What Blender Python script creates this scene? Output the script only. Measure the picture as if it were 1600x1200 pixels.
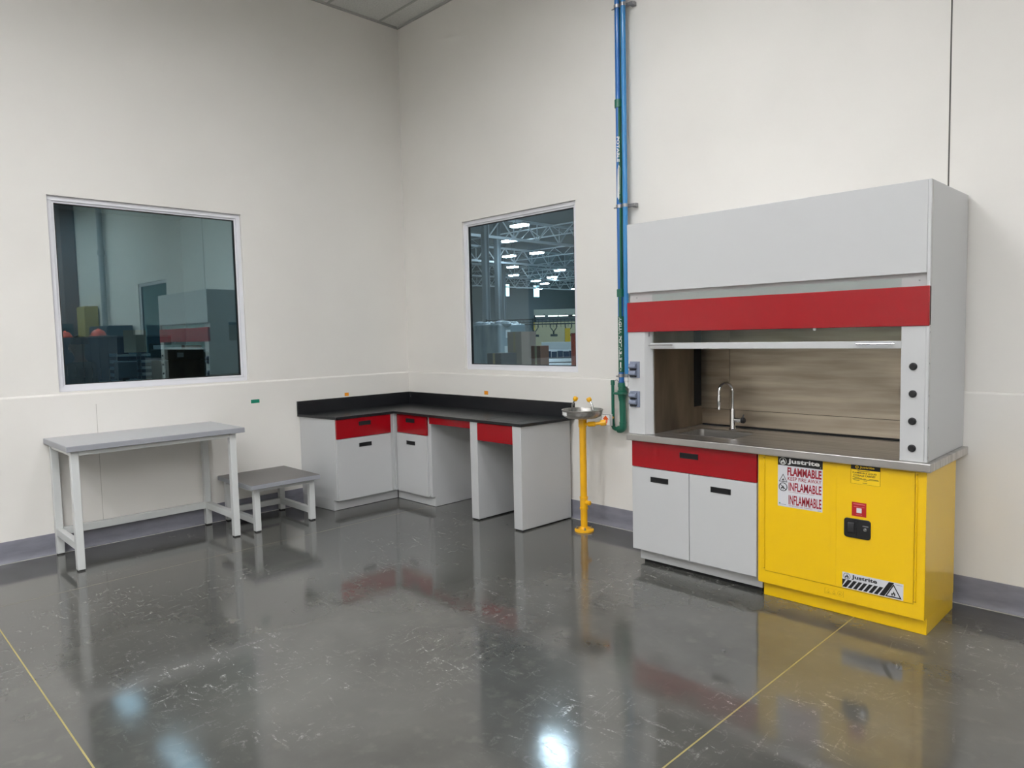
import bpy, bmesh, math, random
from mathutils import Vector, Matrix
random.seed(7)
for _o in list(bpy.data.objects): bpy.data.objects.remove(_o)
S = bpy.context.scene
COL = S.collection
PI = math.pi

# ------------------------------------------------------------------ camera, world, lamps, exposure
cam_d = bpy.data.cameras.new('camera'); cam = bpy.data.objects.new('camera', cam_d); COL.objects.link(cam)
_yaw, _pitch, _roll, _f = 0.7926, -0.0700, -0.0227, 1108.99
_F = Vector((-math.sin(_yaw)*math.cos(_pitch), math.cos(_yaw)*math.cos(_pitch), math.sin(_pitch)))
_R = Vector((math.cos(_yaw), math.sin(_yaw), 0)); _U = _R.cross(_F)
_R2 = _R*math.cos(_roll) + _U*math.sin(_roll); _U2 = -_R*math.sin(_roll) + _U*math.cos(_roll)
cam.matrix_world = Matrix(((_R2.x,_U2.x,-_F.x,6.4518),(_R2.y,_U2.y,-_F.y,-4.7433),(_R2.z,_U2.z,-_F.z,1.6367),(0,0,0,1)))
cam_d.sensor_fit = 'HORIZONTAL'; cam_d.sensor_width = 36.0; cam_d.lens = 36.0*_f/1600.0
cam_d.clip_start = 0.05; cam_d.clip_end = 400
S.camera = cam
S.view_settings.view_transform = 'Standard'; S.view_settings.look = 'None'
S.view_settings.gamma = 1.0; S.view_settings.use_curve_mapping = False
S.view_settings.exposure = 0.0
W = bpy.data.worlds.new('world'); S.world = W; W.use_nodes = True
W.node_tree.nodes['Background'].inputs[0].default_value = (0.6, 0.7, 0.8, 1)
W.node_tree.nodes['Background'].inputs[1].default_value = 0.3
ROOM_LAMP = 29.0      # emission of the ceiling troffers of this room
OFFICE_LAMP = 6.5     # of the office behind the left window
HALL_LAMP = 95.0      # of the high bay lamps in the hall

# ------------------------------------------------------------------ helpers
def lin(c):
    return c/12.92 if c <= 0.04045 else ((c+0.055)/1.055)**2.4
def rgb(r, g, b): return (lin(r/255), lin(g/255), lin(b/255), 1)
def M(name, col, rough=0.5, metal=0.0, spec=0.5, coat=0.0, emit=None, estr=0.0):
    m = bpy.data.materials.new(name); m.use_nodes = True
    b = m.node_tree.nodes['Principled BSDF']
    b.inputs['Base Color'].default_value = rgb(*col); b.inputs['Roughness'].default_value = rough
    b.inputs['Metallic'].default_value = metal; b.inputs['Specular IOR Level'].default_value = spec
    b.inputs['Coat Weight'].default_value = coat; b.inputs['Coat Roughness'].default_value = 0.08
    if emit:
        b.inputs['Emission Color'].default_value = rgb(*emit); b.inputs['Emission Strength'].default_value = estr
    return m
def grain(m, col2, scale=(3, 3, 3), lo=0.4, hi=0.7, rough2=None, detail=6, bump=0.0):
    """break up a principled material with object-space noise"""
    nt = m.node_tree; N = nt.nodes; L = nt.links; b = N['Principled BSDF']
    tc = N.new('ShaderNodeTexCoord'); mp = N.new('ShaderNodeMapping'); mp.inputs['Scale'].default_value = scale
    nz = N.new('ShaderNodeTexNoise'); nz.inputs['Scale'].default_value = 1.0; nz.inputs['Detail'].default_value = detail
    rp = N.new('ShaderNodeMapRange'); rp.inputs['From Min'].default_value = lo; rp.inputs['From Max'].default_value = hi
    mx = N.new('ShaderNodeMix'); mx.data_type = 'RGBA'
    mx.inputs['A'].default_value = b.inputs['Base Color'].default_value; mx.inputs['B'].default_value = rgb(*col2)
    L.new(tc.outputs['Object'], mp.inputs['Vector']); L.new(mp.outputs['Vector'], nz.inputs['Vector'])
    L.new(nz.outputs['Fac'], rp.inputs['Value']); L.new(rp.outputs['Result'], mx.inputs['Factor'])
    L.new(mx.outputs['Result'], b.inputs['Base Color'])
    if rough2 is not None:
        r = N.new('ShaderNodeMapRange'); r.inputs['To Min'].default_value = b.inputs['Roughness'].default_value
        r.inputs['To Max'].default_value = rough2; L.new(rp.outputs['Result'], r.inputs['Value'])
        L.new(r.outputs['Result'], b.inputs['Roughness'])
    if bump:
        bp = N.new('ShaderNodeBump'); bp.inputs['Strength'].default_value = bump; bp.inputs['Distance'].default_value = 0.01
        L.new(nz.outputs['Fac'], bp.inputs['Height']); L.new(bp.outputs['Normal'], b.inputs['Normal'])
    return m
def glass(name, tint, fac, through=1.0):
    """a window pane: a mirror share over a tinted see-through share, the same for every ray"""
    m = bpy.data.materials.new(name); m.use_nodes = True; nt = m.node_tree; N = nt.nodes; L = nt.links
    for n in list(N): N.remove(n)
    o = N.new('ShaderNodeOutputMaterial'); mx = N.new('ShaderNodeMixShader')
    t = N.new('ShaderNodeBsdfTransparent'); g = N.new('ShaderNodeBsdfGlossy')
    t.inputs['Color'].default_value = (tint[0], tint[1], tint[2], 1); g.inputs['Roughness'].default_value = 0.0
    g.inputs['Color'].default_value = (0.80, 0.97, 0.97, 1)
    fr = N.new('ShaderNodeLayerWeight'); fr.inputs['Blend'].default_value = 0.12
    mr = N.new('ShaderNodeMapRange'); mr.inputs['To Min'].default_value = fac; mr.inputs['To Max'].default_value = 0.6
    L.new(fr.outputs['Fresnel'], mr.inputs['Value']); L.new(mr.outputs['Result'], mx.inputs['Fac'])
    L.new(t.outputs[0], mx.inputs[1]); L.new(g.outputs[0], mx.inputs[2]); L.new(mx.outputs[0], o.inputs[0])
    return m

class MB:
    """collects shapes given in world space; build() links them as ONE mesh object"""
    def __init__(s): s.v = []; s.f = []; s.m = []
    def add(s, vs, fs, mi=0):
        k = len(s.v); s.v += [tuple(p) for p in vs]
        for f in fs: s.f.append([k+i for i in f]); s.m.append(mi)
        return s
    def box(s, x0, y0, z0, x1, y1, z1, mi=0):
        vs = [(x, y, z) for z in (z0, z1) for y in (y0, y1) for x in (x0, x1)]
        return s.add(vs, [(0,2,3,1),(4,5,7,6),(0,1,5,4),(1,3,7,5),(3,2,6,7),(2,0,4,6)], mi)
    def prism(s, pts, a0, a1, axis='z', mi=0):
        """extrude a 2-D outline along an axis ('z': xy outline, 'x': yz outline, 'y': xz outline)"""
        n = len(pts)
        put = {'z': lambda p, a: (p[0], p[1], a), 'x': lambda p, a: (a, p[0], p[1]), 'y': lambda p, a: (p[0], a, p[1])}[axis]
        vs = [put(p, a0) for p in pts] + [put(p, a1) for p in pts]
        fs = [tuple(range(n-1, -1, -1)), tuple(range(n, 2*n))] + [(i, (i+1) % n, n+(i+1) % n, n+i) for i in range(n)]
        return s.add(vs, fs, mi)
    def tube(s, pts, r, seg=14, mi=0, cap=True):
        pts = [Vector(p) for p in pts]; n = len(pts); rs = r if isinstance(r, (list, tuple)) else [r]*n
        T = []
        for i in range(n):
            d = (pts[min(i+1, n-1)] - pts[max(i-1, 0)]).normalized(); T.append(d)
        a = T[0].orthogonal().normalized(); vs = []
        for i in range(n):
            a = (a - T[i]*a.dot(T[i])).normalized(); b = T[i].cross(a)
            for k in range(seg):
                t = 2*PI*k/seg; vs.append(pts[i] + (a*math.cos(t) + b*math.sin(t))*rs[i])
        fs = [(i*seg+k, i*seg+(k+1) % seg, (i+1)*seg+(k+1) % seg, (i+1)*seg+k) for i in range(n-1) for k in range(seg)]
        if cap: fs += [tuple(range(seg-1, -1, -1)), tuple(range((n-1)*seg, n*seg))]
        return s.add(vs, fs, mi)
    def cyl(s, a, b, r, seg=20, mi=0): return s.tube([a, b], r, seg, mi)
    def lathe(s, c, prof, seg=32, mi=0, axis='z'):
        """prof: (radius, height) pairs; closed at both ends when the radius is 0"""
        vs = []
        for r, h in prof:
            for k in range(seg):
                t = 2*PI*k/seg; x, y = r*math.cos(t), r*math.sin(t)
                p = {'z': (x, y, h), 'x': (h, x, y), 'y': (x, h, y)}[axis]
                vs.append((c[0]+p[0], c[1]+p[1], c[2]+p[2]))
        fs = [(i*seg+k, i*seg+(k+1) % seg, (i+1)*seg+(k+1) % seg, (i+1)*seg+k) for i in range(len(prof)-1) for k in range(seg)]
        return s.add(vs, fs, mi)
    def dome(s, c, r, sz=(1, 1, 1), seg=20, rings=12, lo=-0.5, mi=0):
        prof = [(max(1e-4, math.cos(PI*(lo+(0.5-lo)*i/rings))), math.sin(PI*(lo+(0.5-lo)*i/rings))) for i in range(rings+1)]
        k = len(s.v); s.lathe((0, 0, 0), prof, seg, mi)
        for i in range(k, len(s.v)):
            p = s.v[i]; s.v[i] = (c[0]+p[0]*r*sz[0], c[1]+p[1]*r*sz[1], c[2]+p[2]*r*sz[2])
        return s
    def build(s, name, mats, parent=None, origin=None, bevel=0.0, seg=2, smooth=True):
        if not isinstance(mats, (list, tuple)): mats = [mats]
        xs = [p[0] for p in s.v]; ys = [p[1] for p in s.v]; zs = [p[2] for p in s.v]
        if origin is None: origin = ((min(xs)+max(xs))/2, (min(ys)+max(ys))/2, min(zs))
        O = Vector(origin)
        me = bpy.data.meshes.new(name); me.from_pydata([Vector(p)-O for p in s.v], [], s.f)
        for m in mats: me.materials.append(m)
        for i, p in enumerate(me.polygons): p.material_index = s.m[i]
        bm = bmesh.new(); bm.from_mesh(me)
        bmesh.ops.remove_doubles(bm, verts=bm.verts, dist=1e-6)
        bmesh.ops.recalc_face_normals(bm, faces=bm.faces); bm.to_mesh(me); bm.free()
        if smooth:
            me.polygons.foreach_set('use_smooth', [True]*len(me.polygons)); me.set_sharp_from_angle(angle=math.radians(38))
        o = bpy.data.objects.new(name, me); COL.objects.link(o)
        if parent is not None:
            o.parent = parent; o.location = O - world_loc(parent)
        else: o.location = O
        if bevel:
            b = o.modifiers.new('edge', 'BEVEL'); b.width = bevel; b.segments = seg; b.limit_method = 'ANGLE'; b.angle_limit = math.radians(40)
        return o
def world_loc(o):
    l = Vector(o.location)
    while o.parent is not None: o = o.parent; l = l + Vector(o.location)
    return l
def tag(o, label, cat, group=None, kind=None):
    o['label'] = label; o['category'] = cat
    if group: o['group'] = group
    if kind: o['kind'] = kind
    return o
def thing(name, label, cat, loc, group=None):
    o = bpy.data.objects.new(name, None); COL.objects.link(o); o.location = loc; o.empty_display_size = 0.1
    return tag(o, label, cat, group)
def struct(o, label=None):
    o['kind'] = 'structure'
    if label: o['label'] = label
    return o
def box(name, m, parent, x0, y0, z0, x1, y1, z1, bevel=0.0, label=None):
    o = MB().box(x0, y0, z0, x1, y1, z1).build(name, m, parent, bevel=bevel)
    if label: o['label'] = label
    return o
def copy_tree(o, parent=None):
    c = o.copy(); COL.objects.link(c)
    if parent is not None: c.parent = parent
    for ch in list(o.children): copy_tree(ch, c)
    return c

_txt_cache = {}
def text_shape(body, bold=0.0):
    """the built-in font as flat faces, scaled into the unit square"""
    key = (body, bold)
    if key not in _txt_cache:
        cu = bpy.data.curves.new('txt', 'FONT'); cu.body = body; cu.size = 1; cu.offset = bold; cu.resolution_u = 4; cu.fill_mode = 'FRONT'
        ob = bpy.data.objects.new('txt', cu); COL.objects.link(ob)
        dg = bpy.context.evaluated_depsgraph_get(); me = bpy.data.meshes.new_from_object(ob.evaluated_get(dg))
        vs = [(v.co.x, v.co.y) for v in me.vertices]; fs = [tuple(p.vertices) for p in me.polygons]
        bpy.data.objects.remove(ob); bpy.data.curves.remove(cu); bpy.data.meshes.remove(me)
        x0 = min(v[0] for v in vs); x1 = max(v[0] for v in vs); y0 = min(v[1] for v in vs); y1 = max(v[1] for v in vs)
        _txt_cache[key] = ([((x-x0)/(x1-x0), (y-y0)/(y1-y0)) for x, y in vs], fs)
    return _txt_cache[key]
class Decal(MB):
    """a printed label: o is its lower left corner, u and v its axes (metres), ink lies on layers above it"""
    def __init__(s, o, u, v):
        super().__init__(); s.o = Vector(o); s.u = Vector(u).normalized(); s.w = Vector(v).normalized(); s.n = s.u.cross(s.w)
    def p(s, x, y, l): return s.o + s.u*x + s.w*y + s.n*(0.0008 + 0.00035*l)
    def sheet(s, w, h, mi=0):
        a = [s.o, s.o+s.u*w, s.o+s.u*w+s.w*h, s.o+s.w*h]; b = [q+s.n*0.0008 for q in a]
        s.add(a+b, [(0,1,2,3),(7,6,5,4),(0,4,5,1),(1,5,6,2),(2,6,7,3),(3,7,4,0)], mi); return s
    def poly(s, pts, mi, l=1):
        s.add([s.p(x, y, l) for x, y in pts], [tuple(range(len(pts)))], mi); return s
    def rect(s, x0, y0, x1, y1, mi, l=1): return s.poly([(x0,y0),(x1,y0),(x1,y1),(x0,y1)], mi, l)
    def ring(s, cx, cy, r0, r1, mi, l=1, n=28):
        a = [(math.cos(2*PI*i/n), math.sin(2*PI*i/n)) for i in range(n)]
        s.add([s.p(cx+x*r0, cy+y*r0, l) for x, y in a]+[s.p(cx+x*r1, cy+y*r1, l) for x, y in a],
              [(i, (i+1) % n, n+(i+1) % n, n+i) for i in range(n)], mi); return s
    def disc(s, cx, cy, r, mi, l=1, n=28): return s.poly([(cx+r*math.cos(2*PI*i/n), cy+r*math.sin(2*PI*i/n)) for i in range(n)], mi, l)
    def outline(s, pts, t, mi, l=1):
        """closed outline with pointed corners, t wide, drawn inwards"""
        n = len(pts); cx = sum(p[0] for p in pts)/n; cy = sum(p[1] for p in pts)/n; k = 1-t
        q = [(cx+(x-cx)*k, cy+(y-cy)*k) for x, y in pts]
        s.add([s.p(x, y, l) for x, y in pts]+[s.p(x, y, l) for x, y in q], [(i, (i+1) % n, n+(i+1) % n, n+i) for i in range(n)], mi); return s
    def flame(s, cx, cy, h, mi, mj, l=1):
        """a flame with a lighter tongue inside"""
        o = [(0,-.5),(-.24,-.44),(-.38,-.24),(-.34,0),(-.2,.14),(-.16,-.02),(-.04,.2),(0,.5),(.14,.3),(.2,.12),(.24,.2),(.36,-.02),(.37,-.26),(.22,-.44)]
        i = [(0,-.5),(-.13,-.44),(-.18,-.3),(-.1,-.14),(-.02,-.22),(.05,-.02),(.16,-.2),(.17,-.36),(.1,-.46)]
        s.poly([(cx+x*h, cy+y*h) for x, y in o], mi, l); s.poly([(cx+x*h*.9, cy+y*h*.9-.02*h) for x, y in i], mj, l+1); return s
    def text(s, body, x0, y0, x1, y1, mi, l=2, bold=0.0, wrap=None):
        vs, fs = text_shape(body, bold)
        s.add([s.p(x0+(x1-x0)*a, y0+(y1-y0)*b, l) for a, b in vs], fs, mi); return s

# ------------------------------------------------------------------ materials
m_wall = grain(M('wall_paint', (229, 226, 220), 0.62, spec=0.35), (225, 222, 216), (1.2, 1.2, 1.2), bump=0.03)
m_wall2 = M('hall_wall_paint', (120, 126, 130), 0.8)
m_ceil = grain(M('ceiling_tile', (215, 215, 210), 0.9), (200, 200, 196), (60, 60, 60))
m_grid = M('ceiling_grid_paint', (170, 170, 165), 0.6)
m_joint_dark = M('panel_joint', (92, 90, 86), 0.8)
m_joint_soft = M('panel_joint_pale', (190, 186, 178), 0.7)
m_vinyl = grain(M('baseboard_vinyl', (124, 124, 134), 0.42), (112, 112, 122), (6, 6, 20))
m_wax = M('wax_line', (188, 186, 180), 0.5)
m_alu = M('window_aluminium', (226, 226, 230), 0.35, 0.0, coat=0.2)
m_gasket = M('black_gasket', (18, 20, 20), 0.6)
m_glass_l = glass('tinted_glass', (0.60, 0.74, 0.77), 0.19)
m_glass_r = glass('clear_glass', (0.74, 0.82, 0.86), 0.06)
m_sashglass = glass('sash_glass', (0.92, 0.94, 0.93), 0.02)
m_cab = M('grey_powder_coat', (190, 191, 191), 0.36, coat=0.15)
m_cab_in = M('cabinet_inside', (176, 176, 174), 0.55)
m_red = M('red_laminate', (152, 6, 20), 0.24, spec=0.4, coat=0.2)
m_black = M('black_plastic', (22, 22, 24), 0.45)
m_blackgap = M('shadow_gap_black', (14, 14, 15), 0.8)
m_epoxy = grain(M('black_epoxy', (27, 28, 31), 0.27), (30, 31, 34), (90, 90, 90))
m_steel = grain(M('brushed_steel', (178, 176, 172), 0.3, 1.0), (158, 155, 150), (2, 60, 60), rough2=0.42)
m_steel_top = grain(M('counter_steel', (200, 197, 194), 0.33, 1.0), (178, 175, 172), (1.5, 40, 8), rough2=0.42)
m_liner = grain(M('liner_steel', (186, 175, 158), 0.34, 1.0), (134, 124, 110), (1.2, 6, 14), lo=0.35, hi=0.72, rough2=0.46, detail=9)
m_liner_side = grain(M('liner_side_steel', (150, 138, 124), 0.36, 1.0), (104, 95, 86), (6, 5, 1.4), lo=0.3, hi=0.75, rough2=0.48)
m_chrome = M('chrome', (220, 220, 222), 0.08, 1.0)
m_outlet = M('blue_grey_cover', (120, 128, 146), 0.4, coat=0.2)
m_yellow = M('yellow_enamel', (234, 190, 4), 0.33, coat=0.25)
m_yellow_p = M('safety_yellow', (238, 176, 8), 0.38, coat=0.3)
m_ink = M('ink_black', (18, 18, 18), 0.5); m_inkw = M('ink_white', (222, 222, 220), 0.5)
m_inkr = M('ink_red', (150, 8, 34), 0.5); m_inky = M('ink_yellow', (240, 200, 20), 0.5)
m_label_grey = M('sticker_silver', (205, 206, 210), 0.4); m_label_red = M('sticker_red', (172, 22, 30), 0.4)
m_emboss = M('yellow_embossed', (196, 156, 10), 0.4)
m_tabletop = M('grey_laminate', (168, 170, 174), 0.34, coat=0.2); m_tableedge = M('grey_edge_band', (148, 150, 155), 0.4)
m_frame = M('white_enamel_tube', (206, 208, 206), 0.36, coat=0.15)
m_rubber = M('dark_rubber_mat', (86, 82, 80), 0.3); m_foot = M('black_rubber_foot', (20, 20, 20), 0.7)
m_blue = M('pipe_blue', (34, 102, 172), 0.34, coat=0.3); m_blue2 = M('pipe_light_blue', (48, 130, 190), 0.32, coat=0.3)
m_green = M('pipe_green', (20, 100, 78), 0.4, coat=0.2); m_green_tape = M('green_sleeve', (22, 92, 66), 0.4)
m_white_p = M('white_plastic', (228, 228, 226), 0.4); m_orange = M('orange_ink', (226, 92, 18), 0.5)
m_galv = M('galvanised_steel', (160, 160, 162), 0.4, 1.0)
m_tape_o = M('orange_tape', (226, 142, 6), 0.55); m_tape_g = M('green_tape', (8, 132, 104), 0.5)
m_floorline = M('joint_filler', (150, 138, 84), 0.45); m_floorline2 = M('joint_filler_pale', (120, 114, 98), 0.45)

def floor_material():
    m = M('polished_concrete', (80, 80, 76), 0.15, spec=0.95); nt = m.node_tree; N = nt.nodes; L = nt.links; b = N['Principled BSDF']
    tc = N.new('ShaderNodeTexCoord')
    def noise(scale, detail=6, rough=0.55, vec=None, dist=0.0):
        n = N.new('ShaderNodeTexNoise'); n.inputs['Scale'].default_value = scale; n.inputs['Detail'].default_value = detail
        n.inputs['Roughness'].default_value = rough; n.inputs['Distortion'].default_value = dist
        L.new(vec or tc.outputs['Object'], n.inputs['Vector']); return n.outputs['Fac']
    def rng(v, a, c, lo=0.0, hi=1.0):
        r = N.new('ShaderNodeMapRange'); r.inputs['From Min'].default_value = a; r.inputs['From Max'].default_value = c
        r.inputs['To Min'].default_value = lo; r.inputs['To Max'].default_value = hi; L.new(v, r.inputs['Value']); return r.outputs['Result']
    def mul(a, c):
        k = N.new('ShaderNodeMath'); k.operation = 'MULTIPLY'; L.new(a, k.inputs[0]); L.new(c, k.inputs[1]); return k.outputs[0]
    def mx(f, a, c):
        k = N.new('ShaderNodeMath'); k.operation = 'MAXIMUM'; L.new(f, k.inputs[0]); L.new(a, k.inputs[1]); return k.outputs[0]
    def mixc(f, a, c):
        k = N.new('ShaderNodeMix'); k.data_type = 'RGBA'; L.new(f, k.inputs['Factor'])
        for nm, x in (('A', a), ('B', c)):
            if isinstance(x, tuple): k.inputs[nm].default_value = x
            else: L.new(x, k.inputs[nm])
        return k.outputs['Result']
    base = mixc(rng(noise(1.1, 8), 0.32, 0.68), rgb(70, 70, 67), rgb(92, 92, 88))
    base = mixc(rng(noise(9, 6), 0.55, 0.75, 0, 0.5), base, rgb(98, 97, 91))
    # chalky scuffs: thin curved streaks and worn patches, only where feet and pallets went
    mp = N.new('ShaderNodeMapping'); mp.inputs['Scale'].default_value = (0.9, 2.6, 1); mp.inputs['Rotation'].default_value = (0, 0, 0.75)
    L.new(tc.outputs['Object'], mp.inputs['Vector'])
    mp2 = N.new('ShaderNodeMapping'); mp2.inputs['Scale'].default_value = (2.2, 0.9, 1); mp2.inputs['Rotation'].default_value = (0, 0, 0.5)
    L.new(tc.outputs['Object'], mp2.inputs['Vector'])
    s1 = rng(noise(5.0, 6, 0.65, mp.outputs['Vector'], 2.6), 0.58, 0.67); s2 = rng(noise(4.6, 6, 0.65, mp2.outputs['Vector'], 3.0), 0.58, 0.70)
    fine = rng(noise(85, 4, 0.7), 0.42, 0.58)
    area = rng(noise(0.75, 4, 0.6), 0.48, 0.62)
    sc = mul(mul(mx(s1, s2, s2), fine), area)
    base = mixc(mul(sc, rng(noise(3, 2), 0.3, 0.55, 0.35, 0.75)), base, rgb(158, 158, 152))
    L.new(base, b.inputs['Base Color'])
    ro = N.new('ShaderNodeMath'); ro.operation = 'ADD'
    L.new(rng(noise(2.2, 6), 0.3, 0.7, 0.065, 0.13), ro.inputs[0]); L.new(rng(sc, 0, 1, 0, 0.3), ro.inputs[1])
    L.new(ro.outputs[0], b.inputs['Roughness'])
    bp = N.new('ShaderNodeBump'); bp.inputs['Strength'].default_value = 0.10; bp.inputs['Distance'].default_value = 0.004
    L.new(noise(7, 4), bp.inputs['Height']); L.new(bp.outputs['Normal'], b.inputs['Normal'])
    return m
m_floor = floor_material()

# ------------------------------------------------------------------ the room shell
XE, YE, ZC = 16.0, -10.0, 4.965
RAIL = 1.25
WIN_L = (-3.372, -1.843, 1.262, 2.792)         # y0, y1, z0, z1 in the left wall
WIN_R = (0.972, 2.462, 1.290, 2.773)           # x0, x1, z0, z1 in the right wall
WIN_3 = (6.98, 8.47, 1.290, 2.773)
struct(MB().box(-0.2, YE-0.1, -0.12, XE+0.1, 0.2, 0).build('floor', m_floor, origin=(0, 0, 0)), 'dark grey polished concrete floor with pale scuffs')
struct(MB().box(-0.12, YE-0.1, ZC, XE+0.1, 0.12, ZC+0.1).build('ceiling', m_ceil), 'suspended ceiling of pale tiles')
g = MB()
for i in range(17):
    y = -0.245-0.61*i
    if y > YE: g.box(0, y-0.012, ZC-0.006, XE, y+0.012, ZC+0.01)
for i in range(14):
    x = 1.22*i+1.12
    if x < XE: g.box(x-0.012, YE, ZC-0.005, x+0.012, 0, ZC+0.01)
g.box(0, -0.022, ZC-0.02, XE, 0, ZC); g.box(0, YE, ZC-0.02, 0.022, 0, ZC)
struct(g.build('trim_ceiling_grid', m_grid))
def wall_with_holes(axis, a0, a1, holes, t0, t1, z0=RAIL, z1=ZC):
    """an upper wall from a0 to a1 along x or y, t0..t1 thick, with window holes (p0, p1, q0, q1)"""
    w = MB()
    def bx(p0, p1, q0, q1):
        if p1-p0 < 1e-4 or q1-q0 < 1e-4: return
        if axis == 'x': w.box(p0, t0, q0, p1, t1, q1)
        else: w.box(t0, p0, q0, t1, p1, q1)
    p = a0
    for h in sorted(holes):
        bx(p, h[0], z0, z1); bx(h[0], h[1], z0, h[2]); bx(h[0], h[1], h[3], z1); p = h[1]
    bx(p, a1, z0, z1)
    return w
wr = wall_with_holes('x', -0.12, XE+0.1, [WIN_R, WIN_3], 0.0, 0.12)
wr.prism([(0.12, 0.0), (0.12, RAIL), (0.004, RAIL), (-0.008, RAIL-0.006), (-0.012, RAIL-0.014), (-0.012, 0.0)], -0.12, XE+0.1, 'x')
struct(wr.build('wall_right', m_wall, smooth=False), 'cream painted wall behind the fume hood')
wl = wall_with_holes('y', YE-0.1, 0.0, [WIN_L], -0.12, 0.0)
wl.prism([(-0.12, 0.0), (-0.12, RAIL), (0.004, RAIL), (0.008, RAIL-0.006), (0.012, RAIL-0.014), (0.012, 0.0)], YE-0.1, -0.0, 'y')
struct(wl.build('wall_left', m_wall, smooth=False), 'cream painted wall behind the grey table')
struct(MB().box(XE, YE, 0, XE+0.1, 0, ZC).build('wall_rear', m_wall)); struct(MB().box(0, YE-0.1, 0, XE, YE, ZC).build('wall_front', m_wall))
struct(MB().box(5.267, -0.0015, RAIL, 5.275, 0.004, ZC).build('trim_panel_joint', m_joint_dark), 'thin dark vertical panel joint above the hood')
struct(MB().box(0.010, -3.127, 0.16, 0.0132, -3.123, RAIL-0.10).build('trim_panel_seam', m_joint_soft))
# coved vinyl baseboards with a line of wax along the foot
prof = [(0.0, 0.162), (0.007, 0.162), (0.009, 0.158), (0.009, 0.05), (0.012, 0.022), (0.02, 0.006), (0.026, 0.0), (0.0, 0.0)]
struct(MB().prism([(0.012+a, z) for a, z in prof], YE, 0, 'y').build('baseboard_left', m_vinyl), 'grey vinyl baseboard under the left window')
struct(MB().prism([(-0.012-a, z) for a, z in prof], 0, XE, 'x').build('baseboard_right', m_vinyl), 'grey vinyl baseboard behind the yellow cabinet')
struct(MB().box(0.036, YE, 0, 0.047, 0, 0.0022).build('trim_wax_left', m_wax)); struct(MB().box(0, -0.047, 0, XE, -0.036, 0.0022).build('trim_wax_right', m_wax))
# saw-cut floor joints filled with yellowish sealant
struct(MB().box(1.068, YE, -0.003, 1.074, 0, 0.0006).build('trim_floor_joint', m_floorline2), 'pale floor joint along the table')
struct(MB().box(5.003, YE, -0.003, 5.010, 0, 0.0006).build('trim_floor_joint', m_floorline), 'yellow floor joint running to the yellow cabinet')
struct(MB().box(0, -4.071, -0.003, XE, -4.064, 0.0006).build('trim_floor_joint', m_floorline), 'yellow floor joint crossing the near left of the floor')

def window(name, axis, h, mat_glass, label):
    """frame recessed 27 mm in its opening, an inner stop, a black gasket and the pane"""
    p0, p1, q0, q1 = h
    def pb(mb, a0, a1, z0, z1, d0, d1):    # d = depth into the wall
        if axis == 'x': mb.box(a0, d0, z0, a1, d1, z1)
        else: mb.box(-d1, a0, z0, -d0, a1, z1)
    root = MB()
    t = 0.036
    for a0, a1, z0, z1 in ((p0, p1, q0, q0+t), (p0, p1, q1-t, q1), (p0, p0+t, q0+t, q1-t), (p1-t, p1, q0+t, q1-t)): pb(root, a0, a1, z0, z1, 0.024, 0.085)
    o = root.build(name, m_alu, bevel=0.003); struct(o, label)
    st = MB(); b = t+0.016
    for a0, a1, z0, z1 in ((p0+t, p1-t, q0+t, q0+b), (p0+t, p1-t, q1-b, q1-t), (p0+t, p0+b, q0+b, q1-b), (p1-b, p1-t, q0+b, q1-b)): pb(st, a0, a1, z0, z1, 0.036, 0.07)
    st.build('window_stop', m_alu, o, bevel=0.002)
    gk = MB(); c = b+0.007
    for a0, a1, z0, z1 in ((p0+b, p1-b, q0+b, q0+c), (p0+b, p1-b, q1-c, q1-b), (p0+b, p0+c, q0+c, q1-c), (p1-c, p1-b, q0+c, q1-c)): pb(gk, a0, a1, z0, z1, 0.040, 0.066)
    gk.build('gasket', m_gasket, o)
    gl = MB()
    if axis == 'x': pb(gl, p0+c, p1-c, q0+c, q1-c, 0.048, 0.054)
    else: gl.prism([(-0.0467, p0+c), (-0.0553, p1-c), (-0.0613, p1-c), (-0.0527, p0+c)], q0+c, q1-c, 'z')   # this pane sits a few millimetres askew in its gasket
    gl.build('pane', mat_glass, o, smooth=False)
    return o
window('window_1', 'y', WIN_L, m_glass_l, 'tinted window in the left wall above the grey table')
window('window_2', 'x', WIN_R, m_glass_r, 'window onto the factory hall above the black worktop')
window('window_3', 'x', WIN_3, m_glass_l, 'window beyond the hood, seen only mirrored in the left window')

# ceiling troffers that light the room
m_diff = M('lamp_diffuser', (250, 250, 250), 0.6, emit=(251, 252, 255), estr=ROOM_LAMP)
m_housing = M('lamp_housing', (235, 235, 235), 0.5)
for i, (x, y) in enumerate([(3.6, -2.2), (9.3, -1.9), (12.3, -1.9)] + [(x, -4.7) for x in (2.9, 5.2, 9.7, 12.2)] + [(x, y) for y in (-6.6, -8.6) for x in (2.9, 5.2, 7.5, 9.8, 12.1)]):  # the far ones near the right wall are added to brighten its mirrored stretch
    t = thing('ceiling_light', 'rectangular ceiling light panel in a deep white housing, out of frame overhead', 'ceiling light', (x, y, ZC-0.03), 'ceiling light panels')
    MB().box(x-0.62, y-0.32, ZC-0.022, x+0.62, y+0.32, ZC-0.004).box(x-0.62, y-0.32, ZC-0.085, x+0.62, y-0.30, ZC-0.022).box(x-0.62, y+0.30, ZC-0.085, x+0.62, y+0.32, ZC-0.022).box(x-0.62, y-0.30, ZC-0.085, x-0.60, y+0.30, ZC-0.022).box(x+0.60, y-0.30, ZC-0.085, x+0.62, y+0.30, ZC-0.022).build('housing', m_housing, t)  # rim made deep to keep grazing light off the upper walls
    MB().box(x-0.58, y-0.28, ZC-0.030, x+0.58, y+0.28, ZC-0.022).build('diffuser', m_diff, t)
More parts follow.
